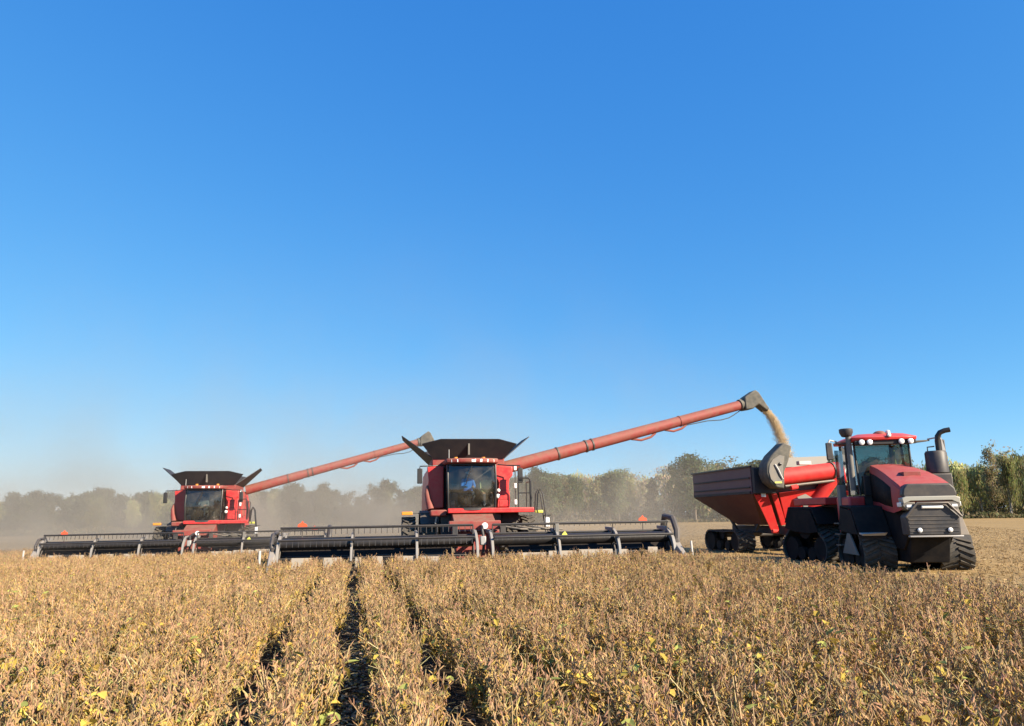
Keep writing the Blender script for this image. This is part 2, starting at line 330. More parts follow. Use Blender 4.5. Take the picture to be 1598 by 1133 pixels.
AUG0, AUG1 = Vector((1.35, 6.55, 3.52)), Vector((12.45, 7.45, 6.36))     # ends of the unloading auger
def make_combine():
    C = empty('combine_harvester', (0, 0, 0))
    HW = 6.1
    # --- header: frame mesh, everything it carries is a sub-part
    f = MB()
    for s in (-1, 1):
        x0, x1 = (0.85, HW) if s > 0 else (-HW, -0.85)
        f.box((x0, 1.16, .80), (x1, 1.22, 1.06))                       # back sheet either side of the feed opening
        f.box((x0, 1.22, .30), (x1, 1.34, .46))
        f.box((x0, 1.225, .90), (x1, 1.36, 1.03))
        f.box((s * HW - .06, .0, .16), (s * HW + .06, 1.4, .92))       # end sheets
        for xx in (1.2, 2.4, 3.6, 4.8):
            f.box((s * xx - .04, 1.225, .3), (s * xx + .04, 1.4, 1.04))
    f.box((-HW, .10, .13), (HW, .24, .2))
    f.box((-.85, 1.16, .74), (-.68, 1.3, 1.45)); f.box((.68, 1.16, .74), (.85, 1.3, 1.45)); 
    H = f.build('header', 'charcoal', C, 0.008)
    c = MB().box((-HW, .0, .12), (HW, .10, .16))
    for k in range(160):
        x = -HW + .04 + k * (2 * HW - .08) / 159
        c.add([(x - .018, 0, .125), (x + .018, 0, .125), (x, -.11, .14), (x, 0, .16)], [(0, 1, 2), (0, 2, 3), (1, 3, 2), (0, 3, 1)])
    c.build('cutter_bar', 'dark_steel', H)
    for s in (-1, 1):
        x0, x1 = (0.9, HW - .08) if s > 0 else (-HW + .08, -0.9)
        MB().hexa([(x0, .22, .17), (x1, .22, .17), (x1, 1.14, .78), (x0, 1.14, .78), (x0, .22, .2), (x1, .22, .2), (x1, 1.14, .90), (x0, 1.14, .90)]).build('draper_belt', 'skirt_black', H)
        # crop dividers at both ends: a pale nose with a dark back
        MB().hexa([(s * HW - .10, -.95, .18), (s * HW + .10, -.95, .18), (s * (HW + .02) + .16, .1, .12), (s * (HW + .02) - .16, .1, .12),
                   (s * HW - .03, -.95, .26), (s * HW + .03, -.95, .26), (s * (HW + .02) + .10, .1, .86), (s * (HW + .02) - .10, .1, .86)]).build('crop_divider', 'arm_grey', H, 0.02)
        hz = .28 if s > 0 else 0
        MB().tube([(s * (HW + .04), .1, .8), (s * (HW + .08), .15, 1.0 + hz * .6), (s * (HW + .10), .5, 1.27 + hz), (s * (HW + .06), 1.1, 1.34 + hz), (s * (HW + .02), 1.3, 1.1)], .06 + hz * .15, 8).build('divider_rail', 'charcoal', H)
        MB().tube([(s * (HW + .3), -.5, .1), (s * (HW + .3), -.42, .86)], .035, 6).build('divider_rod', 'pale_metal', H)
        # orange marker board
        m = MB().tube([(s * 5.45, 1.28, 1.1), (s * 5.45, 1.28, 1.45)], .015, 6).build('marker_post', 'dark_steel', H)
        MB().prism([(s * 5.45 - .15, 1.42), (s * 5.45 + .15, 1.42), (s * 5.45 + .13, 1.56), (s * 5.45 + .04, 1.60), (s * 5.45 - .0, 1.67), (s * 5.45 - .05, 1.60), (s * 5.45 - .13, 1.56)], 1.24, 1.26, 'y').build('marker_board', 'orange_marker', H)
    # pale guards along the knife
    gx = [(1.0, 1.9, .62), (1.95, 2.85, .65), (2.9, 4.0, .67), (4.05, 4.5, .65), (5.1, 5.45, .70), (-1.9, -1.3, .58), (-2.6, -2.05, .61), (-3.3, -2.98, .62), (-3.8, -3.6, .60), (-4.7, -4.15, .61), (-5.6, -5.0, .62)]
    for x0, x1, z1 in gx:
        MB().hexa([(x0, -.10, .30), (x1, -.10, .30), (x1, -.02, .30), (x0, -.02, .30), (x0 + .02, -.07, z1), (x1 - .02, -.07, z1 - .01), (x1 - .02, -.05, z1 - .01), (x0 + .02, -.05, z1)]).build('knife_guard', 'guard_pale', H, 0.01)
    # reel: two halves
    rz, ry, rr = .98, .42, .48
    for s in (-1, 1):
        x0, x1 = (.32, HW - .12) if s > 0 else (-HW + .12, -.28)
        MB().tube([(x0, ry, rz), (x1, ry, rz)], .165, 16).build('reel_tube', 'black_paint', H)
        for k in range(5):
            a = R(90 + 72 * k + (6 if s > 0 else 2))
            by, bz = ry + rr * math.cos(a), rz + rr * math.sin(a)
            mb = MB().tube([(x0, by, bz), (x1, by, bz)], .032, 8)
            mb.box((x0, by - .012, bz - .045), (x1, by + .012, bz + .01))
            nf = 34
            for q in range(nf):
                x = x0 + .08 + q * (x1 - x0 - .16) / (nf - 1)
                ft = .20 if s < 0 else .09
                mb.box((x - .009, by - .007, bz - ft), (x + .009, by + .007, bz - .03), Matrix.Translation((x, by, bz)) @ Matrix.Rotation(R(-12), 4, 'X') @ Matrix.Translation((-x, -by, -bz)))
            mb.build('reel_bat', 'black_plastic', H)
        for xx in ([.32, 2.25, 4.15, 5.95] if s > 0 else [-.28, -1.95, -3.85, -5.95]):
            sp = MB()
            for k in range(5):
                a = R(90 + 72 * k + (6 if s > 0 else 2))
                sp.tube([(xx, ry, rz), (xx, ry + rr * math.cos(a), rz + rr * math.sin(a))], .022, 6)
            sp.build('reel_spider', 'dark_steel', H)
    for xx, w in ((-5.98, .05), (-3.9, .04), (-2.0, .045), (-.20, .05), (.26, .05), (2.32, .045), (4.20, .05), (5.98, .06)):
        MB().prism([(-.16, .50), (-.05, .55), (.05, .80), (.30, 1.02), (.42, 1.10), (.62, 1.18), (1.3, 1.22), (1.3, 1.32), (.55, 1.30), (.25, 1.18), (-.02, .98), (-.13, .75)], xx - w * .8, xx + w * .8, 'x').build('reel_arm', 'arm_grey', H, 0.008)
    # centre of the header in front of the feeder
    MB().tube([(.02, .36, .62), (.05, .30, 1.0), (.0, .38, 1.3), (.06, .9, 1.40)], .045, 7).build('hydraulic_hose', 'black_plastic', H)
    MB().box((-.08, .2, .85), (.10, .45, 1.12)).build('reel_motor', 'grey_steel', H, 0.03)
    MB().box((-.95, 1.32, 1.30), (.72, 1.55, 1.58)).build('adapter_beam', 'red_dusty', H, 0.03)
    MB().lathe([(-.08, .02), (-.07, .10), (.02, .10)], (.18, 1.2, 1.42), 'y', 12).build('work_light', 'lamp_white', H)
    for xx in (1.3, 1.7, 2.1):
        MB().tube([(xx - .5, 1.2, 1.36 + .02 * xx), (xx, 1.0, 1.30), (xx + .6, 1.15, 1.27)], .028, 6).build('hydraulic_hose', 'grey_plastic', H)
    MB().box((2.28, .30, 1.0), (2.40, .36, 1.45)).build('reel_post', 'cart_grey', H, 0.01)
    MB().prism([(2.50, .98), (2.62, .98), (2.66, 1.10), (2.58, 1.22), (2.48, 1.12)], .28, .30, 'y').build('warning_decal', 'yellow_decal', H)

    # --- feeder house
    MB().prism([(1.56, .42), (1.56, 1.26), (3.7, 2.0), (4.2, 1.7), (4.0, 1.2)], -.70, .70, 'x').build('feeder_house', 'red_dusty', C, 0.02)
    # --- chassis
    MB().prism([(3.55, 1.05), (3.55, 1.80), (9.2, 1.80), (9.2, 1.1), (8.0, .9), (4.4, .75)], -1.05, 1.05, 'x').build('chassis', 'charcoal', C, 0.02)
    MB().tube([(-2.5, 4.7, .87), (2.5, 4.7, .87)], .16, 10).build('front_axle', 'dark_steel', C)
    MB().tube([(-1.7, 8.6, .68), (1.7, 8.6, .68)], .11, 10).build('rear_axle', 'dark_steel', C)
    for s in (-1, 1):
        tyre_wheel(C, (s * 1.45, 4.7, .87), .87, .50, .52, s)
        tyre_wheel(C, (s * 2.14, 4.7, .87), .87, .50, .52, s)
        tyre_wheel(C, (s * 1.55, 8.6, .68), .68, .46, .40, s, n_lug=18)
        MB().prism([(5.55, 1.35), (5.35, 1.78), (4.7, 1.90), (4.0, 1.78), (3.75, 1.5), (3.70, 1.5), (3.95, 1.84), (4.7, 1.96), (5.4, 1.84), (5.6, 1.35)], min(s * 1.1, s * 1.75), max(s * 1.1, s * 1.75), 'x').build('mudguard', 'charcoal', C)
    # --- body
    MB().prism([(4.15, 1.86), (4.15, 3.52), (8.6, 3.52), (9.7, 3.1), (10.2, 2.2), (10.0, 1.5), (8.9, 1.3), (6.0, 1.5), (5.6, 1.86)], -1.42, 1.42, 'x').build('body', 'red_paint', C, 0.05)
    for s in (-1, 1):
        # side covers, slightly proud, with a seam between them
        MB().prism([(4.25, 2.0), (4.25, 3.4), (6.5, 3.4), (6.5, 2.0)], min(s * 1.423, s * 1.465), max(s * 1.423, s * 1.465), 'x').build('side_panel', 'red_paint', C, 0.03)
        MB().prism([(6.56, 1.7), (6.56, 3.4), (8.6, 3.4), (9.5, 2.9), (9.8, 2.2), (9.5, 1.7)], min(s * 1.423, s * 1.465), max(s * 1.423, s * 1.465), 'x').build('side_panel', 'red_paint', C, 0.03)
    # front of the body beside the cab, image right: stepped red cover
    q = MB().prism([(.97, 2.02), (1.42, 2.02), (1.46, 2.3), (1.40, 2.75), (1.44, 3.05), (1.55, 3.15), (1.55, 3.48), (.93, 3.48), (.93, 3.1), (1.04, 2.9)], 3.90, 4.147, 'y').build('front_cover', 'red_paint', C, 0.03)
    for zz in (2.30, 2.62, 2.98): MB().box((1.03, 3.894, zz), (1.41, 3.90, zz + .012)).build('seam', 'black_plastic', q)
    MB().box((1.06, 3.885, 2.06), (1.38, 3.899, 2.26)).build('step_panel', 'red_paint', q, 0.01)
    # image left: cover with a bulging fender
    MB().prism([(-.93, 2.02), (-1.48, 2.02), (-1.52, 2.5), (-1.47, 3.0), (-1.52, 3.48), (-.93, 3.48)], 3.95, 4.147, 'y').build('front_cover', 'red_paint', C, 0.03)
    MB().tube([(-1.50, 3.98, 2.80), (-1.52, 3.86, 2.55), (-1.46, 3.78, 2.25), (-1.40, 3.7, 1.98)], [.05, .09, .12, .13], 12).build('fender', 'red_dusty', C)
    MB().box((-1.44, 3.30, 1.74), (-.86, 3.62, 1.96)).build('step_box', 'red_dusty', C, 0.05)
    # --- platform
    MB().box((-.855, 3.05, 1.83), (2.16, 3.22, 2.0)).build('platform_edge', 'red_paint', C, 0.03)
    MB().box((.90, 3.225, 1.90), (2.14, 4.35, 1.96)).build('platform', 'red_dusty', C, 0.01)
    rail = MB()
    rail.tube([(1.64, 3.26, 1.96), (1.64, 3.26, 2.95), (1.70, 3.26, 3.02), (2.0, 3.26, 3.02), (2.06, 3.26, 2.95), (2.06, 3.26, 1.96)], .022, 7)
    rail.tube([(1.64, 3.26, 2.5), (2.06, 3.26, 2.5)], .018, 6)
    rail.tube([(2.10, 3.3, 1.96), (2.10, 3.3, 2.9), (2.10, 4.2, 2.9), (2.10, 4.2, 1.96)], .022, 7)
    rail.build('handrail', 'black_paint', C)
    ld = MB()
    for yy in (3.0, 3.4):
        ld.tube([(2.72, yy, .42), (2.62, yy, 1.1), (2.52, yy, 1.9), (2.46, yy, 2.45), (2.36, yy, 2.62), (2.28, yy, 2.45), (2.24, yy, 1.9)], .022, 7)
    for k in range(5): ld.box((2.56 + .018 * (4 - k), 2.98, .5 + k * .30), (2.72 + .018 * (4 - k), 3.42, .53 + k * .30))
    ld.build('ladder', 'black_paint', C)
    # --- cab
    zc0, zc1 = 2.0, 3.50
    arc = [(x, 3.02 + .26 * (abs(x) / .82) ** 2.2) for x in np.linspace(-.82, .82, 13)]
    ws = MB()
    n = len(arc)
    ws.add([(x * .97, y + .03, zc0 + .02) for x, y in arc] + [(x, y - .10, (zc0 + zc1) / 2) for x, y in arc] + [(x, y + .05, zc1) for x, y in arc],
           [(r * n + i, r * n + i + 1, (r + 1) * n + i + 1, (r + 1) * n + i) for r in range(2) for i in range(n - 1)])
    ws.build('windshield', 'cab_glass', C, fix=False, smooth=60)
    fr = MB()
    for s in (-1, 1):
        fr.tube([(s * .81, 3.31, zc0), (s * .84, 3.20, 2.75), (s * .84, 3.34, zc1)], .042, 8)
        fr.tube([(s * .86, 4.12, zc0), (s * .88, 4.12, zc1)], .05, 8)
    fr.tube([(x, y - .0, zc1 - .0) for x, y in [(a, b + .04) for a, b in arc]], .035, 6)
    fr.tube([(x * .97, y + .03, zc0) for x, y in arc], .03, 6)
    fr.build('cab_frame', 'black_paint', C)
    for s in (-1, 1):
        MB().add([(s * .83, 3.33, zc0 + .03), (s * .87, 4.1, zc0 + .03), (s * .89, 4.1, zc1 - .03), (s * .85, 3.36, zc1 - .03)], [(0, 1, 2, 3)]).build('side_window', 'side_glass', C, fix=False, smooth=0)
    fl = [(x, y) for x, y in arc] + [(.86, 4.14), (-.86, 4.14)]
    MB().prism(fl, 1.93, 1.995, 'z').build('cab_floor', 'charcoal', C)
    MB().box((-.85, 4.09, 2.0), (.85, 4.14, 3.5)).build('cab_back', 'charcoal', C)
    ro = [(x * 1.12, y - .22) for x, y in arc] + [(.98, 4.7), (-.98, 4.7)]
    rf = MB().prism(ro, 3.53, 3.70, 'z').build('cab_roof', 'red_dusty', C, 0.05)
    for xx in (-.66, -.47, .02, .24, .46, .68):
        MB().box((xx - .085, 2.80 + .25 * abs(xx) ** 2.2 / .65, 3.555), (xx + .085, 2.86 + .25 * abs(xx) ** 2.2 / .65, 3.665)).build('roof_light', 'lamp_white', rf, 0.02)
    MB().tube([(-.82, 2.95, 3.7), (-.82, 2.95, 4.0)], .012, 6).build('antenna', 'pale_metal', rf)
    for s in (-1, 1):
        MB().tube([(s * .5, 4.0, 3.69), (s * .5, 4.0, 3.82)], .07, 10).build('beacon', 'amber', rf)
    # interior: seat, column, wheel, console, monitor
    st = MB().box((-.33, 3.62, 2.35), (.17, 4.04, 2.48)); st.box((-.31, 3.98, 2.48), (.15, 4.075, 3.1)); st.build('driver_seat', 'seat_fabric', C, 0.05)
    MB().box((.36, 3.70, 2.0), (.76, 4.05, 2.40)).build('passenger_seat', 'seat_fabric', C, 0.05)
    MB().tube([(-.08, 3.22, 2.0), (-.08, 3.34, 2.48)], .05, 8).build('steering_column', 'cab_grey', C)
    MB().tube([(-.08 + .19 * math.cos(t), 3.36 + .12 * math.sin(t), 2.50 + .10 * math.sin(t)) for t in np.linspace(0, 2 * math.pi, 17)], .018, 6, False).build('steering_wheel', 'black_plastic', C)
    MB().box((-.72, 3.55, 2.0), (-.46, 3.95, 2.52)).build('console', 'cab_grey', C, 0.04)
    MB().box((-.70, 3.42, 2.62), (-.42, 3.46, 2.84)).build('monitor', 'cab_grey', C, 0.02)
    MB().box((-.78, 3.40, 2.02), (-.56, 3.52, 2.28)).build('cooler_box', 'pale_metal', C, 0.03)
    MB().tube([(-.02, 2.98, 3.44), (-.16, 2.885, 3.05), (-.26, 2.875, 2.78)], .016, 6).build('wiper', 'black_paint', C)
    # --- mirrors and lamps
    for s, x, z in ((-1, -1.80, 3.46), (1, 1.74, 3.46)):
        mm = MB().tube([(s * .96, 3.6, 3.52), (s * 1.3, 3.5, z + .02), (x, 3.4, z), (x, 3.4, z - .08)], .022, 7).build('mirror_arm', 'black_paint', C)
        MB().box((x - .09, 3.35, z - .60), (x + .09, 3.43, z - .08)).build('mirror', 'black_plastic', mm, 0.02)
    for z in (3.42, 2.78, 2.2): MB().box((1.60, 3.90, z - .09), (1.70, 3.95, z + .09)).build('marker_lamp', 'lamp_white', C, 0.02)
    MB().tube([(1.65, 3.93, 2.0), (1.65, 3.93, 3.5)], .02, 6).build('lamp_post', 'dark_steel', C)
    lamp('front_lamp', (1.0, 3.88, 2.42), .075, C); lamp('front_lamp', (1.02, 3.88, 2.62), .06, C)
    ar = MB().tube([(-1.4, 4.0, 1.86), (-2.0, 3.95, 1.86)], .014, 6).build('lamp_arm', 'dark_steel', C)
    MB().box((-2.40, 3.90, 1.80), (-2.02, 3.99, 1.92)).build('indicator', 'amber', ar, 0.02)
    ar = MB().tube([(2.14, 3.4, 1.86), (2.45, 3.3, 1.84)], .014, 6).build('lamp_arm', 'dark_steel', C)
    MB().box((2.22, 3.2, 1.80), (2.50, 3.28, 1.90)).build('indicator', 'yellow_decal', ar, 0.02)
    MB().box((2.52, 2.9, 1.32), (2.66, 2.94, 1.64)).build('width_lamp', 'lamp_white', C, 0.02)
    MB().tube([(-1.25, 3.5, 1.5), (-1.2, 3.45, 1.75)], .03, 6).build('hose_end', 'grey_steel', C)
    # --- grain tank and its folding extension
    MB().box((-1.32, 4.3, 3.5), (1.32, 7.6, 3.80)).build('grain_tank', 'red_dusty', C, 0.03)
    fb, bb = 4.28, 7.6
    MB().sheet([(-1.30, fb, 3.80), (1.30, fb, 3.80), (1.72, fb - .38, 4.30), (1.05, fb - .5, 4.46), (-1.05, fb - .5, 4.46), (-1.72, fb - .38, 4.30)], .03).build('tank_extension_front', 'tank_cover', C)
    MB().sheet([(-1.30, bb, 3.80), (1.30, bb, 3.80), (1.72, bb + .38, 4.30), (1.05, bb + .5, 4.42), (-1.05, bb + .5, 4.42), (-1.72, bb + .38, 4.30)], .03).build('tank_extension_rear', 'tank_cover', C)
    for s in (-1, 1):
        MB().sheet([(s * 1.30, fb + .02, 3.80), (s * 1.30, bb - .02, 3.80), (s * 2.36, bb - 1.1, 4.68), (s * 2.42, fb + .9, 4.70)], .03).build('tank_extension_side', 'tank_cover', C)
    MB().box((-.06, fb - .42, 3.9), (.0, fb - .18, 4.3)).build('tank_bracket', 'grey_plastic', C)
    # --- unloading auger (swung out square to the side)
    A0, A1 = AUG0, AUG1
    D = (A1 - A0); Ln = D.length; D.normalize()
    def ap(t): return A0 + D * (Ln * t)
    au = MB().tube([ap(0), ap(.30), ap(.31), ap(1)], [.255, .25, .235, .21], 20).build('unloading_auger', 'red_dusty', C)
    for t, r in ((.225, .275), (.335, .262), (.36, .258), (.72, .24)):
        MB().tube([ap(t), ap(t + .005)], r, 20).build('auger_collar', 'dark_steel' if t < .5 else 'red_dusty', au)
    dn = Vector((0, 0, -1))
    for t0, t1, dp in ((.52, .60, .36), (.66, .73, .35)):
        MB().tube([ap(t0) + dn * .2, ap((t0 + t1) / 2) + dn * dp, ap(t1) + dn * (dp - .02), ap(t1 + .02) + dn * .22], .05, 8).build('auger_bracket', 'red_dusty', au)
    MB().tube([ap(.74) + dn * .24, ap(.84) + dn * .30, ap(.90) + dn * .42, ap(.935) + dn * .42, ap(.955) + dn * .36, ap(.99) + dn * .22], .02, 6).build('auger_hose', 'black_plastic', au)
    e = ap(1)
    MB().tube([ap(.985), ap(1.01)], .255, 20).build('auger_collar', 'spout_rubber', au)
    prof = [(-.02, .27), (.10, .36), (.52, .62), (.68, .50), (1.10, -.20), (1.02, -.34), (.62, -.02), (.35, -.22), (-.02, -.28)]
    sp = MB().prism([(e.x + a, e.z + b) for a, b in prof], e.y - .29, e.y + .29, 'y').build('auger_spout', 'spout_rubber', au, 0.05)
    MB().tube([(1.30, 6.55, 2.2), (1.30, 6.55, 3.5)], .30, 16).build('auger_elbow', 'red_dusty', C)
    MB().prism([(9.9, 1.0), (9.9, 2.0), (10.6, 1.7), (10.7, .9)], -.8, .8, 'x').build('straw_chopper', 'charcoal', C, 0.03)
    return C
comb = make_combine()
YAW1, YAW2 = ROW - R(2.5), ROW + R(1.0)
comb.location = fw(MU, MV); comb.rotation_euler.z = YAW1
tag(comb, 'red combine harvester pouring grain from its long auger into the grain cart', 'combine', 'combine harvesters working side by side')
comb2 = copy_tree(comb)
comb2.location = fw(SU, SV, gz(SU, SV)); comb2.rotation_euler.z = YAW2
for o_ in comb2.children:                      # its auger is a shorter one
    if o_.name.startswith('unloading_auger'):
        d_ = (AUG1 - AUG0).normalized()
        K = Matrix.Scale(.85, 4, d_)
        o_.matrix_local = Matrix.Translation(AUG0) @ K @ Matrix.Translation(-AUG0)
tag(comb2, 'red combine harvester veiled in tan dust, its auger tip behind the other combine', 'combine')

# ------------------------------------------------------------------ tracks
def hull(pts):
    pts = sorted(set((round(a, 4), round(b, 4)) for a, b in pts))
    def half(p):
        h = []
        for q in p:
            while len(h) > 1 and (h[-1][0] - h[-2][0]) * (q[1] - h[-2][1]) - (h[-1][1] - h[-2][1]) * (q[0] - h[-2][0]) <= 0: h.pop()
            h.append(q)
        return h
    a = half(pts); b = half(pts[::-1]); return a[:-1] + b[:-1]
def track(parent, cx, cy_, wheels, w, lug=.17, name='track', frame_mat='dark_steel'):
    """rubber track round a set of wheels (y, z, r); wheels are its sub-parts"""
    th = .06
    outer = hull([(cy_ + y + (r + th) * math.cos(t), z + (r + th) * math.sin(t)) for y, z, r in wheels for t in np.linspace(0, 2 * math.pi, 37)])
    inner = hull([(cy_ + y + r * math.cos(t), z + r * math.sin(t)) for y, z, r in wheels for t in np.linspace(0, 2 * math.pi, 37)])
    def resample(poly, n):
        q = [Vector(p) for p in poly] + [Vector(poly[0])]
        ds = [0]
        for a, b in zip(q, q[1:]): ds.append(ds[-1] + (b - a).length)
        out = []
        for k in range(n):
            s = ds[-1] * k / n; i = max(j for j in range(len(ds) - 1) if ds[j] <= s)
            f_ = (s - ds[i]) / max(1e-9, ds[i + 1] - ds[i]); out.append(q[i].lerp(q[i + 1], f_))
        return out, ds[-1]
    n = 72
    o, Lo = resample(outer, n)
    i_ = [p + ((Vector((cy_ + sum(y for y, z, r in wheels) / len(wheels), sum(z for y, z, r in wheels) / len(wheels))) - p).normalized() * th) for p in o]
    mb = MB(); vs = []
    for k in range(n): vs += [(cx - w / 2, o[k].x, o[k].y), (cx + w / 2, o[k].x, o[k].y), (cx + w / 2, i_[k].x, i_[k].y), (cx - w / 2, i_[k].x, i_[k].y)]
    fs = []
    for k in range(n):
        a, b = 4 * k, 4 * ((k + 1) % n)
        for j in range(4): fs.append((a + j, a + (j + 1) % 4, b + (j + 1) % 4, b + j))
    mb.add(vs, fs)
    nl = int(Lo / lug); L2, _ = resample(outer, nl * 2)
    for k in range(nl):
        for sd in (-1, 1):
            j = 2 * k + (1 if sd > 0 else 0)
            p = L2[j]; t = (L2[(j + 1) % (2 * nl)] - L2[j - 1]).normalized()
            nn = Vector((t.y, -t.x))
            M = Matrix(((1, 0, 0, cx + sd * w * .25), (0, t.x, nn.x, p.x), (0, t.y, nn.y, p.y), (0, 0, 0, 1)))
            Mz = Matrix.Rotation(sd * R(24), 4, 'Z')
            mb.box((-w * .25, -.035, -.02), (w * .25, .035, .045), M @ Mz)
    T = mb.build(name, 'rubber', parent)
    for y, z, r in wheels:
        for s in (-1, 1):
            MB().lathe([(-w * .10, r * .55), (-w * .10, r - .005), (w * .10, r - .005), (w * .10, r * .55), (w * .06, r * .25)], (cx + s * w * .30, cy_ + y, z), 'x', 24).build('drive_wheel' if r > .40 and z > 1 else 'idler_wheel', 'skirt_black', T)
    return T

# ------------------------------------------------------------------ tractor (articulated, four tracks)
TH = R(-8.0)
TO = Vector((11.55, 22.80, 0))
FWD = .85                   # the nose reaches well ahead of the front tracks
def make_tractor():
    T = empty('tracked_tractor', TO, TH)
    wl_ = [(-.86, .43, .40), (.86, .43, .40), (-.30, .26, .23), (.30, .26, .23), (0, 1.18, .42)]
    for s in (-1, 1):
        t = track(T, s * 1.02, 0, wl_, .88)
        MB().hexa([(s * 1.42, -.75, .40), (s * 1.49, -.75, .40), (s * 1.49, .75, .40), (s * 1.42, .75, .40), (s * 1.42, -.12, 1.02), (s * 1.49, -.12, 1.02), (s * 1.49, .12, 1.02), (s * 1.42, .12, 1.02)]).build('track_frame', 'grey_plastic', t, 0.02)
    # mudguards over the front tracks
    for s in (-1, 1):
        a, b = (s * .60, s * 1.48)
        MB().prism([(-1.10, .96), (-1.06, .96), (-.50, 1.72), (.55, 1.80), (.95, 1.1), (1.0, 1.1), (.60, 1.86), (-.54, 1.80)], min(a, b), max(a, b), 'x').build('mudguard', 'grey_plastic' if s > 0 else 'skirt_black', T, 0.05)  # left guard takes a black colour for its shade, the lit right stays grey
        MB().prism([(-.98, 1.0), (-.52, 1.70), (.56, 1.78), (.90, 1.12), (.35, 1.05), (-.4, 1.0)], min(s * 1.475, s * 1.50), max(s * 1.475, s * 1.50), 'x').build('mudguard_skirt', 'skirt_black', T, 0.01)
        MB().prism([(-1.16, .72), (-1.12, .72), (-1.05, .955), (-1.09, .955)], min(s * .74, s * 1.5), max(s * .74, s * 1.5), 'x').build('mudguard_flap', 'black_plastic', T)
    before = set(T.children)
    # front frame under the hood
    MB().prism([(-1.4, .94), (-1.4, 1.62), (-.9, 1.68), (2.2, 1.75), (2.2, .7), (-1.0, .6)], -.58, .58, 'x').build('front_frame', 'skirt_black', T, 0.02)
    # hood: rounded section, tall at the cab and lower at the nose
    HWD = .74
    secs = []
    for y, hw, zt, zs, zb in ((-1.58, .66, 2.22, 2.10, 1.72), (-1.40, .70, 2.38, 2.28, 1.66), (-.9, .70, 2.56, 2.45, 1.60), (-.2, .65, 2.77, 2.66, 1.66), (.6, .57, 2.95, 2.84, 1.76), (1.35, .50, 3.08, 2.97, 1.80)):
        secs.append([(-hw, y, zb), (-hw * 1.02, y, (zb + zs) / 2), (-hw, y, zs), (-hw * .94, y, zt - .02), (-hw * .6, y, zt), (0, y, zt + .03), (hw * .6, y, zt), (hw * .94, y, zt - .02), (hw, y, zs), (hw * 1.02, y, (zb + zs) / 2), (hw, y, zb)])
    hb = MB(); n = len(secs[0])
    hb.add([p for s_ in secs for p in s_], [(i * n + k, i * n + k + 1, (i + 1) * n + k + 1, (i + 1) * n + k) for i in range(len(secs) - 1) for k in range(n - 1)] + [tuple(range(n)), tuple((len(secs) - 1) * n + k for k in range(n - 1, -1, -1))])
    hood = hb.build('hood', 'hood_paint', T, smooth=24)
    MB().box((-.26, -.75, 2.60), (.20, -.35, 2.74), ).build('hood_vent', 'red_dusty', hood, 0.008)
    for sd in (-1, 1):  # dark panel over each red hood side, standing in for its shade
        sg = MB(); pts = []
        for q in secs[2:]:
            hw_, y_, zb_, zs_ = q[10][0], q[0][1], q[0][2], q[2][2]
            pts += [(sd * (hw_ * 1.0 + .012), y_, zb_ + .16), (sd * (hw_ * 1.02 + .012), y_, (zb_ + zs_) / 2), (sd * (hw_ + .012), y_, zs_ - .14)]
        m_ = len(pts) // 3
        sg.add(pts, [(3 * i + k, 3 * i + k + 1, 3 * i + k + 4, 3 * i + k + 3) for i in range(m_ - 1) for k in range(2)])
        g_ = sg.build('side_shade', 'skirt_black', hood); g_.modifiers.new('solid', 'SOLIDIFY').thickness = .02
    # nose
    gr = MB().prism([(-.62, 1.98), (.62, 1.98), (.70, 2.06), (.66, 2.24), (.54, 2.37), (-.54, 2.37), (-.66, 2.24), (-.70, 2.06)], -1.70, -1.42, 'y').build('grille', 'charcoal', T, 0.04)
    for k in range(6): MB().box((-.58, -1.692, 2.03 + k * .048), (.58, -1.682, 2.045 + k * .048)).build('grille_slat', 'dark_steel', gr)
    MB().prism([(-.71, 1.82), (-.52, 1.91), (.52, 1.91), (.71, 1.82), (.74, 1.99), (.62, 2.03), (-.62, 2.03), (-.74, 1.99)], -1.75, -1.44, 'y').build('nose_trim', 'silver_trim', T, 0.02)
    for s in (-1, 1):
        h = MB().prism([(s * .72, 1.88), (s * .40, 1.88), (s * .46, 1.70), (s * .62, 1.66), (s * .74, 1.78)], -1.735, -1.30, 'y').build('headlight', 'grey_plastic', T, 0.02)
        MB().box((min(s * .50, s * .64), -1.752, 1.74), (max(s * .50, s * .64), -1.737, 1.81)).build('lens', 'lamp_white', h, 0.01)
        MB().box((min(s * .735, s * .765), -1.68, 1.76), (max(s * .735, s * .765), -1.40, 1.88)).build('side_lens', 'lamp_white', h, 0.01)
    MB().prism([(-.66, 1.0), (.66, 1.0), (.68, 1.50), (.38, 1.82), (-.38, 1.82), (-.68, 1.50)], -1.72, -1.25, 'y').build('lower_grille', 'charcoal', T, 0.04)
    lg = MB()
    lg.tube([(-.70, -1.77, 1.48), (-.38, -1.79, 1.845), (.38, -1.79, 1.845), (.70, -1.77, 1.48)], .035, 8)
    lg.build('grille_guard', 'dark_steel', T)
    MB().box((-.28, -1.775, 1.70), (.28, -1.722, 1.79)).build('badge', 'white_badge', T, 0.03)
    for k in range(5): MB().box((-.62, -1.735, 1.10 + .10 * k), (.62, -1.722, 1.125 + .10 * k)).build('grille_slat', 'dark_steel', T)
    for s in (-1, 1): lamp('fog_lamp', (s * .38, -1.70, 1.14), .062, T)
    MB().box((-.66, -1.80, .955), (.68, -1.66, 1.0)).build('front_bar', 'grey_steel', T, 0.012)
    MB().prism([(-1.18, .26), (-1.42, .94), (-1.1, .94), (.2, .80), (.2, .26)], -.52, .50, 'x').build('belly_guard', 'skirt_black', T, 0.03)
    # cab
    cx0, cx1, cy0, cy1, cz0, cz1 = -.88, .88, 1.50, 3.15, 2.15, 3.82
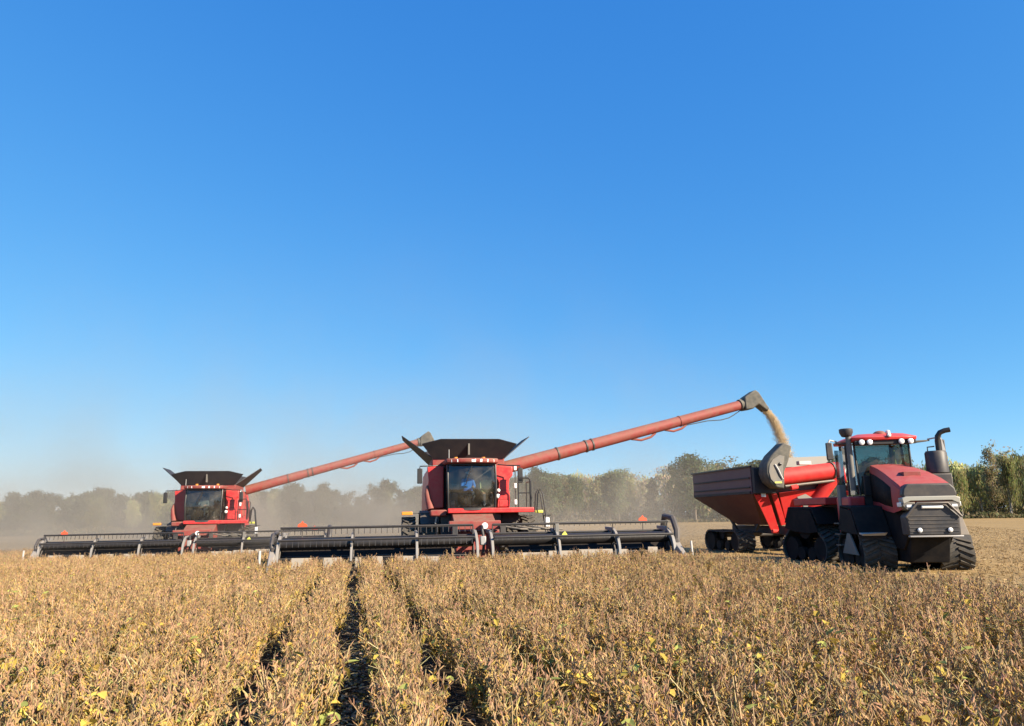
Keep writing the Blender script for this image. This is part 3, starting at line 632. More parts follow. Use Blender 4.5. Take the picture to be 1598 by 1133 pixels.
    MB().box((cx0, cy0, 1.60), (cx1, cy1 + .2, 2.14)).build('cab_base', 'charcoal', T, 0.03)
    MB().box((-.70, 1.38, 2.14), (.70, 1.50, 2.75)).build('firewall', 'black_plastic', T, 0.02)
    fr = MB()
    for s in (-1, 1):
        fr.tube([(s * .80, cy0 + .02, cz0), (s * .82, cy0 + .10, cz1)], .035, 8)
        fr.tube([(s * .88, 2.35, cz0), (s * .86, 2.35, cz1)], .04, 8)
        fr.tube([(s * .80, cy1, cz0), (s * .80, cy1, cz1)], .05, 8)
    fr.build('cab_frame', 'black_paint', T)
    MB().add([(-.78, cy0, cz0 + .05), (0, cy0 - .09, cz0 + .05), (.78, cy0, cz0 + .05), (.80, cy0 + .08, cz1 - .02), (0, cy0 - .01, cz1 - .02), (-.80, cy0 + .08, cz1 - .02)], [(0, 1, 4, 5), (1, 2, 3, 4)]).build('windshield', 'tractor_glass', T, fix=False, smooth=60)
    for s in (-1, 1):
        MB().add([(s * .83, cy0 + .06, cz0 + .03), (s * .88, 2.32, cz0 + .03), (s * .86, 2.32, cz1 - .02), (s * .83, cy0 + .14, cz1 - .02)], [(0, 1, 2, 3)]).build('side_window', 'side_glass', T, fix=False, smooth=0)
        MB().add([(s * .87, 2.38, cz0 + .03), (s * .81, cy1 - .03, cz0 + .03), (s * .81, cy1 - .03, cz1 - .02), (s * .85, 2.38, cz1 - .02)], [(0, 1, 2, 3)]).build('side_window', 'side_glass', T, fix=False, smooth=0)
    MB().add([(-.78, cy1, cz0 + .03), (.78, cy1, cz0 + .03), (.78, cy1, cz1), (-.78, cy1, cz1)], [(0, 1, 2, 3)]).build('rear_window', 'tractor_glass', T, fix=False, smooth=0)
    rp = [(-.95, 1.25), (-.55, 1.10), (.55, 1.10), (.95, 1.25), (.98, 3.25), (-.98, 3.25)]
    rf = MB()
    rf.add([(x, y, 3.83) for x, y in rp] + [(x * 1.02, y + (.0 if y > 2 else -.02), 3.93) for x, y in rp] + [(x * .72, 1.45 + (y - 1.1) * .8, 4.06) for x, y in rp],
           [tuple(range(5, -1, -1)), tuple(range(12, 18))] + [(r * 6 + i, r * 6 + (i + 1) % 6, (r + 1) * 6 + (i + 1) % 6, (r + 1) * 6 + i) for r in range(2) for i in range(6)])
    roof = rf.build('cab_roof', 'red_paint', T, 0.02)
    MB().box((-.90, 1.16, 3.70), (.90, 1.26, 3.825)).build('light_bar', 'black_plastic', roof, 0.01)
    for xx in (-.72, -.48, .45, .72): lamp('roof_light', (xx, 1.15, 3.77), .085, roof)
    lamp('roof_light', (.10, 1.12, 3.97), .06, roof)
    MB().lathe([(0, .20), (.05, .19), (.10, .12), (.12, .03)], (0, 1.6, 4.04), 'z', 16).build('satellite_receiver', 'red_dusty', roof)
    MB().lathe([(0, .07), (.08, .065), (.10, .02)], (.22, 1.5, 4.07), 'z', 12).build('beacon', 'white_badge', roof)
    for s in (-1, 1):
        # roof wings that carry the mirrors
        MB().sheet([(s * .95, 1.35, 3.80), (s * .95, 2.2, 3.80), (s * 1.35, 1.7, 3.82), (s * 1.40, 1.45, 3.82)], .04 * s).build('roof_wing', 'charcoal', roof)
        m = MB().tube([(s * 1.36, 1.5, 3.84), (s * 1.62, 1.3, 3.88), (s * 1.66, 1.28, 3.80)], .025, 7).build('mirror_arm', 'pale_metal', T)
        MB().box((s * 1.66 - .10, 1.23, 3.25), (s * 1.66 + .10, 1.31, 3.80)).build('mirror', 'charcoal', m, 0.03)
    # interior
    st = MB().box((-.28, 2.25, 2.35), (.24, 2.75, 2.52)); st.box((-.26, 2.68, 2.5), (.22, 2.80, 3.25)); st.build('driver_seat', 'seat_fabric', T, 0.05)
    MB().tube([(0, 1.62, 2.15), (0, 1.80, 2.70)], .05, 8).build('steering_column', 'cab_grey', T)
    MB().tube([(.20 * math.cos(t), 1.84 + .14 * math.sin(t), 2.74 + .11 * math.sin(t)) for t in np.linspace(0, 2 * math.pi, 17)], .018, 6, False).build('steering_wheel', 'cab_grey', T)
    MB().tube([(.52, 1.95, 2.2), (.47, 1.95, 3.7)], .035, 8).build('grab_post', 'yellow_decal', T)
    MB().box((-.75, 2.0, 2.2), (-.45, 2.6, 2.75)).build('console', 'cab_grey', T, 0.04)
    MB().box((-.62, 1.75, 2.85), (-.38, 1.79, 3.05)).build('monitor', 'cab_grey', T, 0.01)
    # air intake with cap on the near left corner, tall mirror-backed panel behind it
    a = MB().tube([(-1.02, 1.40, 2.3), (-1.02, 1.40, 4.0)], .085, 14).build('air_intake', 'grey_plastic', T)
    MB().lathe([(0, .12), (.02, .15), (.06, .17), (.14, .205), (.24, .205), (.26, .17)], (-1.06, 1.42, 3.98), 'z', 18).build('intake_cap', 'charcoal', a)
    MB().box((-1.26, 2.2, 2.15), (-1.02, 2.26, 3.62)).build('door_glass', 'side_glass', T)
    MB().box((-1.28, 2.0, 1.5), (-1.08, 2.3, 2.5)).build('side_post', 'cart_grey', T, 0.02)
    # exhaust: big dark canister and curved stack
    ex = MB().lathe([(0, .25), (.03, .30), (.62, .30), (.68, .26)], (1.20, .62, 2.72), 'z', 22).build('exhaust_canister', 'charcoal', T)
    MB().tube([(1.30, .62, 3.36), (1.30, .62, 3.70), (1.31, .60, 3.84), (1.38, .57, 3.95), (1.50, .53, 4.0), (1.64, .50, 4.02)], .075, 14).build('exhaust_pipe', 'black_paint', ex)
    MB().tube([(.98, .6, 3.38), (.98, .6, 3.52), (1.18, .6, 3.54)], .02, 6).build('heat_rail', 'black_paint', ex)
    MB().sheet([(1.40, .62, 3.40), (1.49, .62, 3.40), (1.40, .62, 3.90)], .015).build('pipe_bracket', 'pale_metal', ex)
    MB().box((.58, .3, 1.9), (1.46, 1.0, 2.72)).build('exhaust_base', 'charcoal', T, 0.03)
    # steps and tank on the near side
    MB().box((-1.25, 1.25, 1.0), (-.75, 2.6, 2.12)).build('side_tank', 'red_paint', T, 0.06)
    for z in (.62, .95, 1.28): MB().box((-1.55, 1.5, z), (-1.25, 2.0, z + .04)).build('step', 'dark_steel', T)
    MB().hexa([(-1.5, -.62, .98), (-.9, -.62, .98), (-.9, -.3, 1.02), (-1.5, -.3, 1.02), (-1.52, -.70, 1.03), (-.86, -.70, 1.06), (-.9, -.3, 1.06), (-1.5, -.3, 1.06)]).build('track_scraper', 'pale_metal', T)
    for o_ in T.children:
        if o_ not in before: o_.location.y -= FWD
    # rear half turned on the articulation joint
    MR = Matrix.Translation((0, 2.05, 0)) @ Matrix.Rotation(ROW - TH, 4, 'Z')
    for s in (-1, 1):
        t = track(T, s * 1.02, 0, wl_, .88)
        t.matrix_local = MR @ Matrix.Translation((0, 1.95, 0))
        g = MB().prism([(-.9, 1.25), (-.6, 1.74), (.7, 1.78), (1.0, 1.3), (1.06, 1.3), (.75, 1.86), (-.66, 1.82), (-.98, 1.25)], min(s * .60, s * 1.48), max(s * .60, s * 1.48), 'x').build('mudguard', 'skirt_black', T, 0.05)
        g.matrix_local = MR @ Matrix.Translation((0, 1.95, 0))
        g = MB().prism([(-.98, 1.0), (-.62, 1.74), (.70, 1.78), (1.0, 1.12), (.4, 1.0), (-.4, .95)], min(s * 1.485, s * 1.51), max(s * 1.485, s * 1.51), 'x').build('mudguard_skirt', 'skirt_black', T, 0.01)
        g.matrix_local = MR @ Matrix.Translation((0, 1.95, 0))
    g = MB().prism([(.1, .7), (.1, 1.7), (1.0, 1.95), (3.2, 1.8), (3.5, 1.3), (3.5, .75)], -.62, .62, 'x').build('rear_frame', 'black_paint', T, 0.03); g.matrix_local = MR
    g = MB().box((-1.1, 1.0, 1.9), (1.1, 2.9, 2.15)).build('rear_deck', 'red_paint', T, 0.03); g.matrix_local = MR
    g = MB().box((-.12, 3.5, .60), (.12, 4.5, .72)).build('drawbar', 'dark_steel', T, 0.01); g.matrix_local = MR
    MB().tube([(0, 2.05, .6), (0, 2.05, 1.7)], .22, 14).build('articulation_joint', 'dark_steel', T)
    return T
trac = make_tractor()
tag(trac, 'red articulated tractor on four black rubber tracks with tall exhaust stack', 'tractor')

# ------------------------------------------------------------------ grain cart
CU, CV = 17.95, 28.5
def make_cart():
    G = empty('grain_cart', fw(CU, CV), ROW)
    W2, L = 1.85, 5.5
    zt, zm, zl = 3.55, 2.45, 1.15
    # upper walls: four plates
    lo, hi = zm, zt
    MB().sheet([(-W2, 0, lo), (W2, 0, lo), (W2, 0, hi), (-W2, 0, hi)], -.05).build('front_wall', 'cart_wall', G)
    MB().sheet([(-W2, L, lo), (W2, L, lo), (W2, L, hi), (-W2, L, hi)], .05).build('rear_wall', 'cart_wall', G)
    for s in (-1, 1):
        sw = MB().sheet([(s * W2, 0.052, lo), (s * W2, L - .052, lo), (s * W2, L - .052, hi), (s * W2, 0.052, hi)], .05 * -s).build('side_wall', 'cart_wall', G)
        MB().box((min(s * (W2 - .06), s * (W2 + .08)), -.03, hi), (max(s * (W2 - .06), s * (W2 + .08)), L + .03, hi + .07)).build('rail', 'black_paint', sw, 0.01)
        for zr, zh in ((3.08, .06), (2.70, .05), (2.46, .10)):
            MB().box((min(s * (W2 + .003), s * (W2 + .05)), .1, zr), (max(s * (W2 + .003), s * (W2 + .05)), L - .1, zr + zh)).build('rib', 'cart_dark', sw)
    # lower funnel
    b = 0.55
    P = [(-W2, 0, zm - .004), (W2, 0, zm - .004), (W2, L, zm - .004), (-W2, L, zm - .004), (-b, 1.7, zl), (b, 1.7, zl), (b, L - 1.7, zl), (-b, L - 1.7, zl)]
    MB().add(P, [(0, 1, 5, 4), (1, 2, 6, 5), (2, 3, 7, 6), (3, 0, 4, 7), (4, 5, 6, 7)]).build('funnel', 'cart_maroon', G, smooth=0)
    # front structure: red slanting panels and braces
    MB().sheet([(-1.80, -.04, 2.43), (-1.18, -.04, 2.43), (-.42, .62, .98), (-.80, .62, .98)], -.06).build('front_panel', 'red_cart', G, 0.01)
    MB().sheet([(-1.05, -.10, 2.46), (-.80, -.10, 2.46), (-.10, .55, 1.2), (-.34, .55, 1.15)], -.06).build('front_brace', 'red_cart', G, 0.015)
    fp = MB().sheet([(-.72, -.12, 2.50), (1.5, -.12, 2.66), (1.5, .1, 2.2), (.9, .3, 1.75), (.1, .45, 1.45), (-.2, .45, 1.45)], -.06).build('front_panel', 'red_cart', G, 0.01)
    MB().box((-1.5, -.12, 2.32), (-1.3, -.08, 2.46)).build('decal', 'white_badge', fp)
    MB().tube([(-.72, .6, .92), (-.45, .62, .90)], .09, 10).build('sump_end', 'red_cart', G)
    MB().tube([(.2, .5, .9), (.9, .1, 1.9), (1.75, -.35, 3.1)], .30, 16).build('lower_auger', 'red_cart', G)
    MB().sheet([(.1, -.17, 2.30), (.45, -.17, 1.75), (.8, -.17, 2.25), (.5, -.17, 2.42)], -.03).build('gearbox_cover', 'cart_grey', G)
    # folded upper auger across the front with its rubber spout on the near side
    ua = MB().tube([(-.95, -.60, 3.10), (1.95, -.45, 3.40)], .335, 22).build('upper_auger', 'red_cart', G)
    MB().tube([(1.55, -.47, 3.36), (1.62, -.467, 3.366)], .375, 22).build('auger_collar', 'dark_steel', ua)
    MB().tube([(-.75, -.70, 2.72), (1.7, -.55, 2.95)], .055, 8).build('fold_cylinder', 'dark_steel', ua)
    MB().tube([(-.5, -.72, 2.66), (-.2, -.71, 2.70)], .10, 10).build('cylinder_end', 'red_cart', ua)
    MB().box((.05, -.62, 3.60), (.62, -.40, 3.76)).build('auger_bracket', 'pale_metal', ua, 0.02)
    prof = [(-.92, 2.62), (-1.25, 2.66), (-1.55, 2.88), (-1.68, 3.25), (-1.62, 3.62), (-1.36, 3.98), (-.74, 4.50), (-.42, 4.36), (-.62, 3.75), (-.84, 3.30)]
    sp = MB().prism(prof, -.95, -.28, 'y').build('auger_spout', 'spout_rubber', ua, 0.06)
    MB().prism([(-1.30, 2.78), (-1.52, 3.0), (-1.58, 3.3), (-1.52, 3.6), (-1.35, 3.80), (-1.02, 3.98), (-.82, 3.92), (-.92, 3.5), (-.98, 3.0), (-1.1, 2.8)], -.985, -.962, 'y').build('spout_mouth', 'grey_plastic', sp, 0.01)
    MB().tube([(-1.30, -1.0, 3.60), (-1.18, -1.02, 3.38), (-1.10, -1.02, 3.18), (-1.0, -1.0, 3.0)], .04, 8).build('spout_cylinder', 'pale_metal', sp)
    MB().tube([(-1.1, -1.0, 3.62), (-1.02, -1.01, 3.60)], .06, 8).build('spout_pin', 'black_paint', sp)
    MB().box((-1.36, -.995, 2.84), (-1.05, -.987, 2.90)).build('spout_decal', 'yellow_decal', sp)
    MB().box((-1.84, -.26, 2.46), (-.90, -.052, 3.50)).build('front_box', 'cart_dark', G, 0.02)
    # raised front guard, heap of grain
    MB().sheet([(-.7, -.02, 3.55), (1.84, -.02, 3.55), (1.84, .10, 4.02), (-.45, .10, 3.94)], -.03).build('splash_guard', 'cart_grey', G)
    # frame, hitch, tracks
    MB().prism([(-2.0, .62), (-2.0, .80), (.4, 1.1), (L - .6, 1.12), (L - .6, .85), (.4, .75)], -.28, .28, 'x').build('frame', 'cart_dark', G, 0.02)
    MB().tube([(-1.7, 3.1, .75), (1.7, 3.1, .75)], .12, 10).build('axle', 'dark_steel', G)
    for s in (-1, 1):
        track(G, s * 1.42, 3.1, [(-1.15, .46, .40), (1.15, .46, .40), (-.4, .28, .22), (.4, .28, .22), (0, .70, .16)], .80)
        MB().prism([(1.2, 1.9), (1.3, 1.9), (2.4, .9), (2.2, .9)], min(s * .5, s * .6), max(s * .5, s * .6), 'x').build('brace', 'cart_dark', G)
        MB().prism([(4.9, 1.9), (5.0, 1.9), (4.0, .9), (3.8, .9)], min(s * .5, s * .6), max(s * .5, s * .6), 'x').build('brace', 'cart_dark', G)
    return G
cart = make_cart()
tag(cart, 'dark and red grain cart on tracks behind the tractor, catching the grain', 'grain cart')
heap = MB()
nx, ny = 14, 22
hv = []
for j in range(ny + 1):
    for i in range(nx + 1):
        x = -1.78 + 3.56 * i / nx; y = .1 + 5.3 * j / ny
        z = 3.05 + .42 * math.exp(-((x + .1) ** 2 / 1.6 + (y - 1.6) ** 2 / 4)) + random.uniform(-.012, .012)
        hv.append(fw(CU + x, CV + y, z))
heap.add(hv, [(j * (nx + 1) + i, j * (nx + 1) + i + 1, (j + 1) * (nx + 1) + i + 1, (j + 1) * (nx + 1) + i) for j in range(ny) for i in range(nx)])
tag(heap.build('heaped_grain', 'grain', None, smooth=60), 'pale soybeans heaped inside the grain cart', 'grain', kind='stuff')

# ------------------------------------------------------------------ grain pouring from the auger spout
gs = MB()
sp_w = comb.location + Matrix.Rotation(YAW1, 3, 'Z') @ (AUG1 + Vector((1.0, 0, -.27)))
s0 = Matrix.Rotation(-ROW, 3, 'Z') @ sp_w
rg = random.Random(3)
OCT = [(1, 0, 0), (-1, 0, 0), (0, 1, 0), (0, -1, 0), (0, 0, 1), (0, 0, -1)]
OF = [(0, 2, 4), (2, 1, 4), (1, 3, 4), (3, 0, 4), (2, 0, 5), (1, 2, 5), (3, 1, 5), (0, 3, 5)]
def fall(t): return s0 + Vector((1.55 * t, 0, -.55 * t - 4.9 * t * t))
for k in range(15000):
    t = rg.random() ** .9 * .62
    spread = .055 + .17 * t
    core = rg.random() < .45
    p = fall(t) + Vector((rg.gauss(0, spread) * (.45 if core else .9), rg.gauss(0, spread) * (.5 if core else 1), rg.gauss(0, .06)))
    r = rg.uniform(.008, .016)
    q = fw(p.x, p.y, p.z)
    gs.add([(q.x + a * r, q.y + b * r, q.z + c_ * r * 1.6) for a, b, c_ in OCT], OF)
tag(gs.build('pouring_grain', 'grain', None, smooth=0, fix=False), 'stream of pale soybeans pouring from the auger spout', 'grain', kind='stuff')

# ------------------------------------------------------------------ people in the cabs
def mat_person(name, shirt, trousers=(0.04, 0.05, 0.08), skin=(0.42, 0.25, 0.17)):
    m = bpy.data.materials.new(name); nt, o = nodes_of(m); N = nt.nodes; L = nt.links
    tc = N.new('ShaderNodeTexCoord'); sx = N.new('ShaderNodeSeparateXYZ'); L.new(tc.outputs['Object'], sx.inputs[0])
    def gt(sock, v):
        a = N.new('ShaderNodeMath'); a.operation = 'GREATER_THAN'; a.inputs[1].default_value = v; L.new(sock, a.inputs[0]); return a
    def mix(f, a, b):
        x = N.new('ShaderNodeMix'); x.data_type = 'RGBA'; L.new(f, x.inputs['Factor'])
        for s_, c in (('A', a), ('B', b)):
            if isinstance(c, tuple): x.inputs[s_].default_value = rgba(c)
            else: L.new(c, x.inputs[s_])
        return x.outputs['Result']
    torso = mix(gt(sx.outputs['Z'], .13).outputs[0], trousers, shirt)
    lt = N.new('ShaderNodeMath'); lt.operation = 'LESS_THAN'; lt.inputs[1].default_value = -.36; L.new(sx.outputs['Y'], lt.inputs[0])
    up = gt(sx.outputs['Z'], .14); am = N.new('ShaderNodeMath'); am.operation = 'MULTIPLY'; L.new(lt.outputs[0], am.inputs[0]); L.new(up.outputs[0], am.inputs[1])
    arms = mix(am.outputs[0], torso, skin)
    col = mix(gt(sx.outputs['Z'], .60).outputs[0], arms, skin)
    p = N.new('ShaderNodeBsdfPrincipled'); p.inputs['Roughness'].default_value = .85; L.new(col, p.inputs['Base Color'])
    L.new(p.outputs[0], o.inputs['Surface']); return m
def make_person(loc, rz, shirt, cap, label, hold=True):
    """seated figure: origin at the seat under the pelvis, facing -y"""
    Pn = empty('person', loc, rz)
    V = [(0, 0, .08), (0, .02, .25), (0, .0, .45), (0, -.01, .57), (0, -.03, .66), (0, -.035, .76),      # pelvis..head top
         (-.17, .0, .50), (-.23, -.08, .28), (-.14, -.40, .27), (-.13, -.48, .27),
         (.17, .0, .50), (.23, -.08, .28), (.14, -.40, .27), (.13, -.48, .27),
         (-.10, -.04, .06), (-.12, -.46, .08), (-.12, -.48, -.30), (-.12, -.62, -.33),
         (.10, -.04, .06), (.12, -.46, .08), (.12, -.48, -.30), (.12, -.62, -.33)]
    Rr = [.15, .15, .16, .062, .095, .085, .085, .055, .04, .036, .085, .055, .04, .036, .10, .07, .05, .04, .10, .07, .05, .04]
    if not hold:
        for i, z in ((8, .14), (9, .13), (12, .14), (13, .13)): V[i] = (V[i][0], V[i][1] * .8, z)
    E_ = [(0, 1), (1, 2), (2, 3), (3, 4), (4, 5), (2, 6), (6, 7), (7, 8), (8, 9), (2, 10), (10, 11), (11, 12), (12, 13), (0, 14), (14, 15), (15, 16), (16, 17), (0, 18), (18, 19), (19, 20), (20, 21)]
    me = bpy.data.meshes.new('body'); me.from_pydata(V, E_, [])
    b = bpy.data.objects.new('body', me); COL.objects.link(b); b.parent = Pn
    sk = b.modifiers.new('skin', 'SKIN'); b.modifiers.new('sub', 'SUBSURF').levels = 1; b.modifiers['sub'].render_levels = 2
    for i, r in enumerate(Rr):
        me.skin_vertices[0].data[i].radius = (r, r if i not in (1, 2) else r * .75)
        me.skin_vertices[0].data[i].use_root = (i == 0)
    me.materials.append(mat_person('person_' + cap, shirt))
    # face, ears, cap or hair
    skin = MATS.get('skin') or mat_paint('skin', (0.42, 0.25, 0.17), .6, dust=0)
    h = MB()
    h.hexa([(-.018, -.13, .655), (.018, -.13, .655), (.012, -.10, .655), (-.012, -.10, .655), (-.008, -.125, .71), (.008, -.125, .71), (.008, -.10, .71), (-.008, -.10, .71)])
    for s in (-1, 1): h.lathe([(-.012, .012), (0, .032), (.012, .012)], (s * .094, -.03, .69), 'x', 10)
    h.build('nose_and_ears', 'skin', Pn)
    f_ = MB()
    for s in (-1, 1): f_.lathe([(-.012, .004), (-.006, .014), (.01, .014)], (s * .036, -.118, .715), 'y', 8)
    f_.box((-.03, -.121, .615), (.03, -.105, .625))
    f_.build('eyes_and_mouth', 'seat_fabric', Pn)
    cmat = {'blue': 'white_badge', 'green': 'seat_fabric', 'red': 'red_paint', 'grey': 'charcoal'}[cap]
    c_ = MB().lathe([(.0, .103), (.05, .10), (.085, .07), (.10, .01)], (0, -.035, .735), 'z', 18)
    c_.hexa([(-.08, -.12, .738), (.08, -.12, .738), (.05, -.21, .73), (-.05, -.21, .73), (-.08, -.12, .748), (.08, -.12, .748), (.05, -.21, .738), (-.05, -.21, .738)])
    c_.build('cap', cmat, Pn)
    for s, i in ((-1, 9), (1, 13)):
        x, y, z = V[i]; hd = MB()
        hd.hexa([(x - .04, y + .0, z - .014), (x + .04, y + .0, z - .014), (x + .036, y - .075, z - .012), (x - .036, y - .075, z - .012), (x - .04, y, z + .014), (x + .04, y, z + .014), (x + .036, y - .075, z + .012), (x - .036, y - .075, z + .012)])
        for q, ln in enumerate((.055, .065, .06, .048)):
            fx = x - .03 + .02 * q
            hd.tube([(fx, y - .07, z), (fx, y - .07 - ln * .6, z - .004), (fx, y - .07 - ln * .8, z - .035), (fx, y - .07 - ln * .4, z - .05)], [.010, .0095, .009, .007], 6)
        hd.tube([(x - s * .035, y - .01, z), (x - s * .062, y - .045, z - .012), (x - s * .05, y - .075, z - .028)], [.012, .011, .008], 6)
        hd.build('hand', 'skin', Pn)
    tag(Pn, label, 'person'); return Pn
def in_cab(u, v, x, y, z, rz): 
    c = fw(u, v, gz(u, v)); d = Vector((x * math.cos(rz) - y * math.sin(rz), x * math.sin(rz) + y * math.cos(rz), z)); return c + d
make_person(in_cab(MU, MV, -.08, 3.84, 2.47, YAW1), YAW1, (0.03, 0.16, 0.55), 'blue', 'person in a bright blue shirt driving the combine that is unloading')
make_person(in_cab(MU, MV, .56, 3.88, 2.40, YAW1), YAW1, (0.36, 0.42, 0.20), 'green', 'person in a pale green top sitting beside the blue-shirted driver', False)
make_person(in_cab(SU, SV, -.08, 3.84, 2.47, YAW2), YAW2, (0.12, 0.13, 0.13), 'grey', 'person in dark clothing driving the dust-veiled combine')
ct, st_ = math.cos(TH), math.sin(TH)
make_person(TO + Vector((-.02 * ct - 2.46 * st_, -.02 * st_ + 2.46 * ct, 2.50)), TH, (0.13, 0.13, 0.11), 'red', 'person in a grey-brown top driving the tracked tractor')

# ------------------------------------------------------------------ soybean plants
PODC = [(0.43, 0.25, 0.145), (0.47, 0.285, 0.155), (0.36, 0.21, 0.13), (0.48, 0.32, 0.145), (0.29, 0.18, 0.10)]
LOWC = [(0.62, 0.40, 0.10), (0.58, 0.41, 0.13), (0.64, 0.48, 0.16), (0.42, 0.36, 0.10), (0.52, 0.31, 0.11)]
class Plant:
    def __init__(s): s.v = []; s.f = []; s.c = []
    def add(s, v, f, col):
        b = len(s.v); s.v += v; s.f += [tuple(b + i for i in q) for q in f]; s.c += [col] * len(v)
    def stick(s, path, r0, r1, col):
        n = len(path); vs = []
        for i, p in enumerate(path):
            r = r0 + (r1 - r0) * i / (n - 1)
            for k in range(3):
                a = 2.094 * k; vs.append((p[0] + r * math.cos(a), p[1] + r * math.sin(a), p[2]))
        s.add(vs, [(3 * i + k, 3 * i + (k + 1) % 3, 3 * i + 3 + (k + 1) % 3, 3 * i + 3 + k) for i in range(n - 1) for k in range(3)], col)
    def pod(s, p, d, ln, w, col):
        d = d.normalized(); a = d.orthogonal().normalized(); b = d.cross(a)
        m1 = p + d * ln * .35; m2 = p + d * ln * .75 + a * w * .35; e = p + d * ln + a * w * .6
        vs = [p, m1 + a * w, m1 + b * w * .55, m1 - a * w, m1 - b * w * .55, m2 + a * w * .8, m2 + b * w * .45, m2 - a * w * .8, m2 - b * w * .45, e]
        s.add([tuple(q) for q in vs], [(0, 1, 2), (0, 2, 3), (0, 3, 4), (0, 4, 1), (1, 5, 6, 2), (2, 6, 7, 3), (3, 7, 8, 4), (4, 8, 5, 1), (5, 9, 6), (6, 9, 7), (7, 9, 8), (8, 9, 5)], col)
    def leaf(s, p, d, ln, w, col, rg):
        d = d.normalized(); a = d.cross(Vector((rg.uniform(-.4, .4), rg.uniform(-.4, .4), 1))).normalized(); nrm = a.cross(d).normalized()
        cu = rg.uniform(-.25, .1) * ln
        P_ = [p, p + d * ln * .35 + a * w + nrm * w * .35, p + d * ln * .4 + nrm * cu * .3, p + d * ln * .35 - a * w + nrm * w * .35, p + d * ln * .75 + a * w * .6 + nrm * (cu * .6 + w * .25), p + d * ln * .78 + nrm * cu * .6, p + d * ln * .75 - a * w * .6 + nrm * (cu * .6 + w * .25), p + d * ln + nrm * cu]
        s.add([tuple(q) for q in P_], [(0, 1, 2), (0, 2, 3), (1, 4, 5, 2), (2, 5, 6, 3), (4, 7, 5), (5, 7, 6)], col)
    def mesh(s, name):
        me = bpy.data.meshes.new(name); me.from_pydata(s.v, [], s.f)
        ca = me.color_attributes.new('Col', 'FLOAT_COLOR', 'POINT')
        ca.data.foreach_set('color', np.array([(*c, 1.0) for c in s.c], dtype=np.float32).ravel())
        me.materials.append(MATS['soy']); return me
def jit(c, rg, k=.16):
    m = 1 + rg.uniform(-k, k); return tuple(max(0.01, x * m * (1 + rg.uniform(-.06, .06))) for x in c)
def make_plant(seed, leafy=False):
    rg = random.Random(seed); S, P_, Lf = Plant(), Plant(), Plant()
    Hh = rg.uniform(.56, .68)
    def hcol(z):
        t = z / Hh + rg.uniform(-.28, .28)
        return jit(rg.choice(PODC) if t > .66 else rg.choice(LOWC), rg)
    arms = [((0, 0), (rg.uniform(-.05, .05), rg.uniform(-.05, .05)), 0, Hh)]
    for k in range(rg.randint(4, 6)):
        a = rg.uniform(0, 6.28); r = rg.uniform(.09, .20); z0 = rg.uniform(.05, .22)
        arms.append(((0, 0), (r * math.cos(a), r * math.sin(a)), z0, Hh * rg.uniform(.72, 1.0)))
    for (x0, y0), (x1, y1), z0, z1 in arms:
        path = []
        for i in range(6):
            t = i / 5; bow = t ** .6
            path.append(Vector((x0 + (x1 - x0) * bow + rg.uniform(-.008, .008), y0 + (y1 - y0) * bow + rg.uniform(-.008, .008), z0 + (z1 - z0) * t)))
        S.stick(path, .0060, .0030, jit((0.44, 0.33, 0.18), rg))
        npod = int((z1 - z0) / .025)
        for k in range(npod):
            t = .16 + .84 * (k + rg.random()) / npod; i = min(4, int(t * 5)); p = path[i].lerp(path[i + 1], t * 5 - i)
            for q in range(rg.choice((1, 2, 2, 3))):
                a = rg.uniform(0, 6.28); d = Vector((math.cos(a), math.sin(a), rg.choice((-1, -1, 1)) * rg.uniform(.5, 2.4)))
                P_.pod(p, d, rg.uniform(.038, .060), rg.uniform(.0042, .0065), hcol(p.z))
        for k in range(rg.randint(1, 3)):      # bare leaf stalks
            t = rg.uniform(.3, .95); i = min(4, int(t * 5)); p = path[i].lerp(path[i + 1], t * 5 - i); a = rg.uniform(0, 6.28); ln = rg.uniform(.06, .15)
            S.stick([p, p + Vector((math.cos(a) * ln * .5, math.sin(a) * ln * .5, ln * .55)), p + Vector((math.cos(a) * ln, math.sin(a) * ln, ln * .7))], .002, .0012, jit((0.45, 0.36, 0.16), rg))
        for k in range(rg.choice((3, 4, 5)) if leafy else rg.choice((0, 1, 1, 2))):      # the leaves that are left, mostly low down
            t = rg.uniform(.10, .95 if leafy else .7) ** 1.3; i = min(4, int(t * 5)); p = path[i].lerp(path[i + 1], t * 5 - i)
            a = rg.uniform(0, 6.28); d = Vector((math.cos(a), math.sin(a), rg.uniform(-.9, .3)))
            w = rg.random() * (.6 if leafy else 1); z = p.z
            col = (0.50, 0.36, 0.07) if w < .34 else (0.30, 0.31, 0.08) if w < .52 else (0.42, 0.26, 0.12) if w < .9 else (0.07, 0.045, 0.03)
            if z > .42 and w < .42 and not leafy: col = (0.46, 0.31, 0.13)
            big = w < .52 and (z < .40 or leafy) and rg.random() < (.75 if leafy else .5)
            Lf.leaf(p, d, rg.uniform(.07, .11) if big else rg.uniform(.05, .085), rg.uniform(.028, .042) if big else rg.uniform(.015, .03), jit(col, rg), rg)
    for k in range(rg.choice((0, 0, 1)) + (1 if leafy else 0)):      # a stray stalk leaning out
        a = rg.uniform(0, 6.28); r = rg.uniform(.15, .38); z0 = rg.uniform(.15, .4)
        S.stick([Vector((0, 0, z0)), Vector((math.cos(a) * r * .5, math.sin(a) * r * .5, z0 + rg.uniform(.08, .2))), Vector((math.cos(a) * r, math.sin(a) * r, z0 + rg.uniform(.05, .3)))], .005, .003, jit((0.58, 0.50, 0.24), rg))
    return S, P_, Lf
NV = 14
PROTO = [make_plant(100 + i, i >= 11) for i in range(NV)]
def pick(near_): return rp.randrange(11) if rp.random() > (.36 if near_ else .08) else rp.randrange(11, NV)
PM = [(a.mesh('stem'), b.mesh('pods'), c.mesh('leaves')) for a, b, c in PROTO]
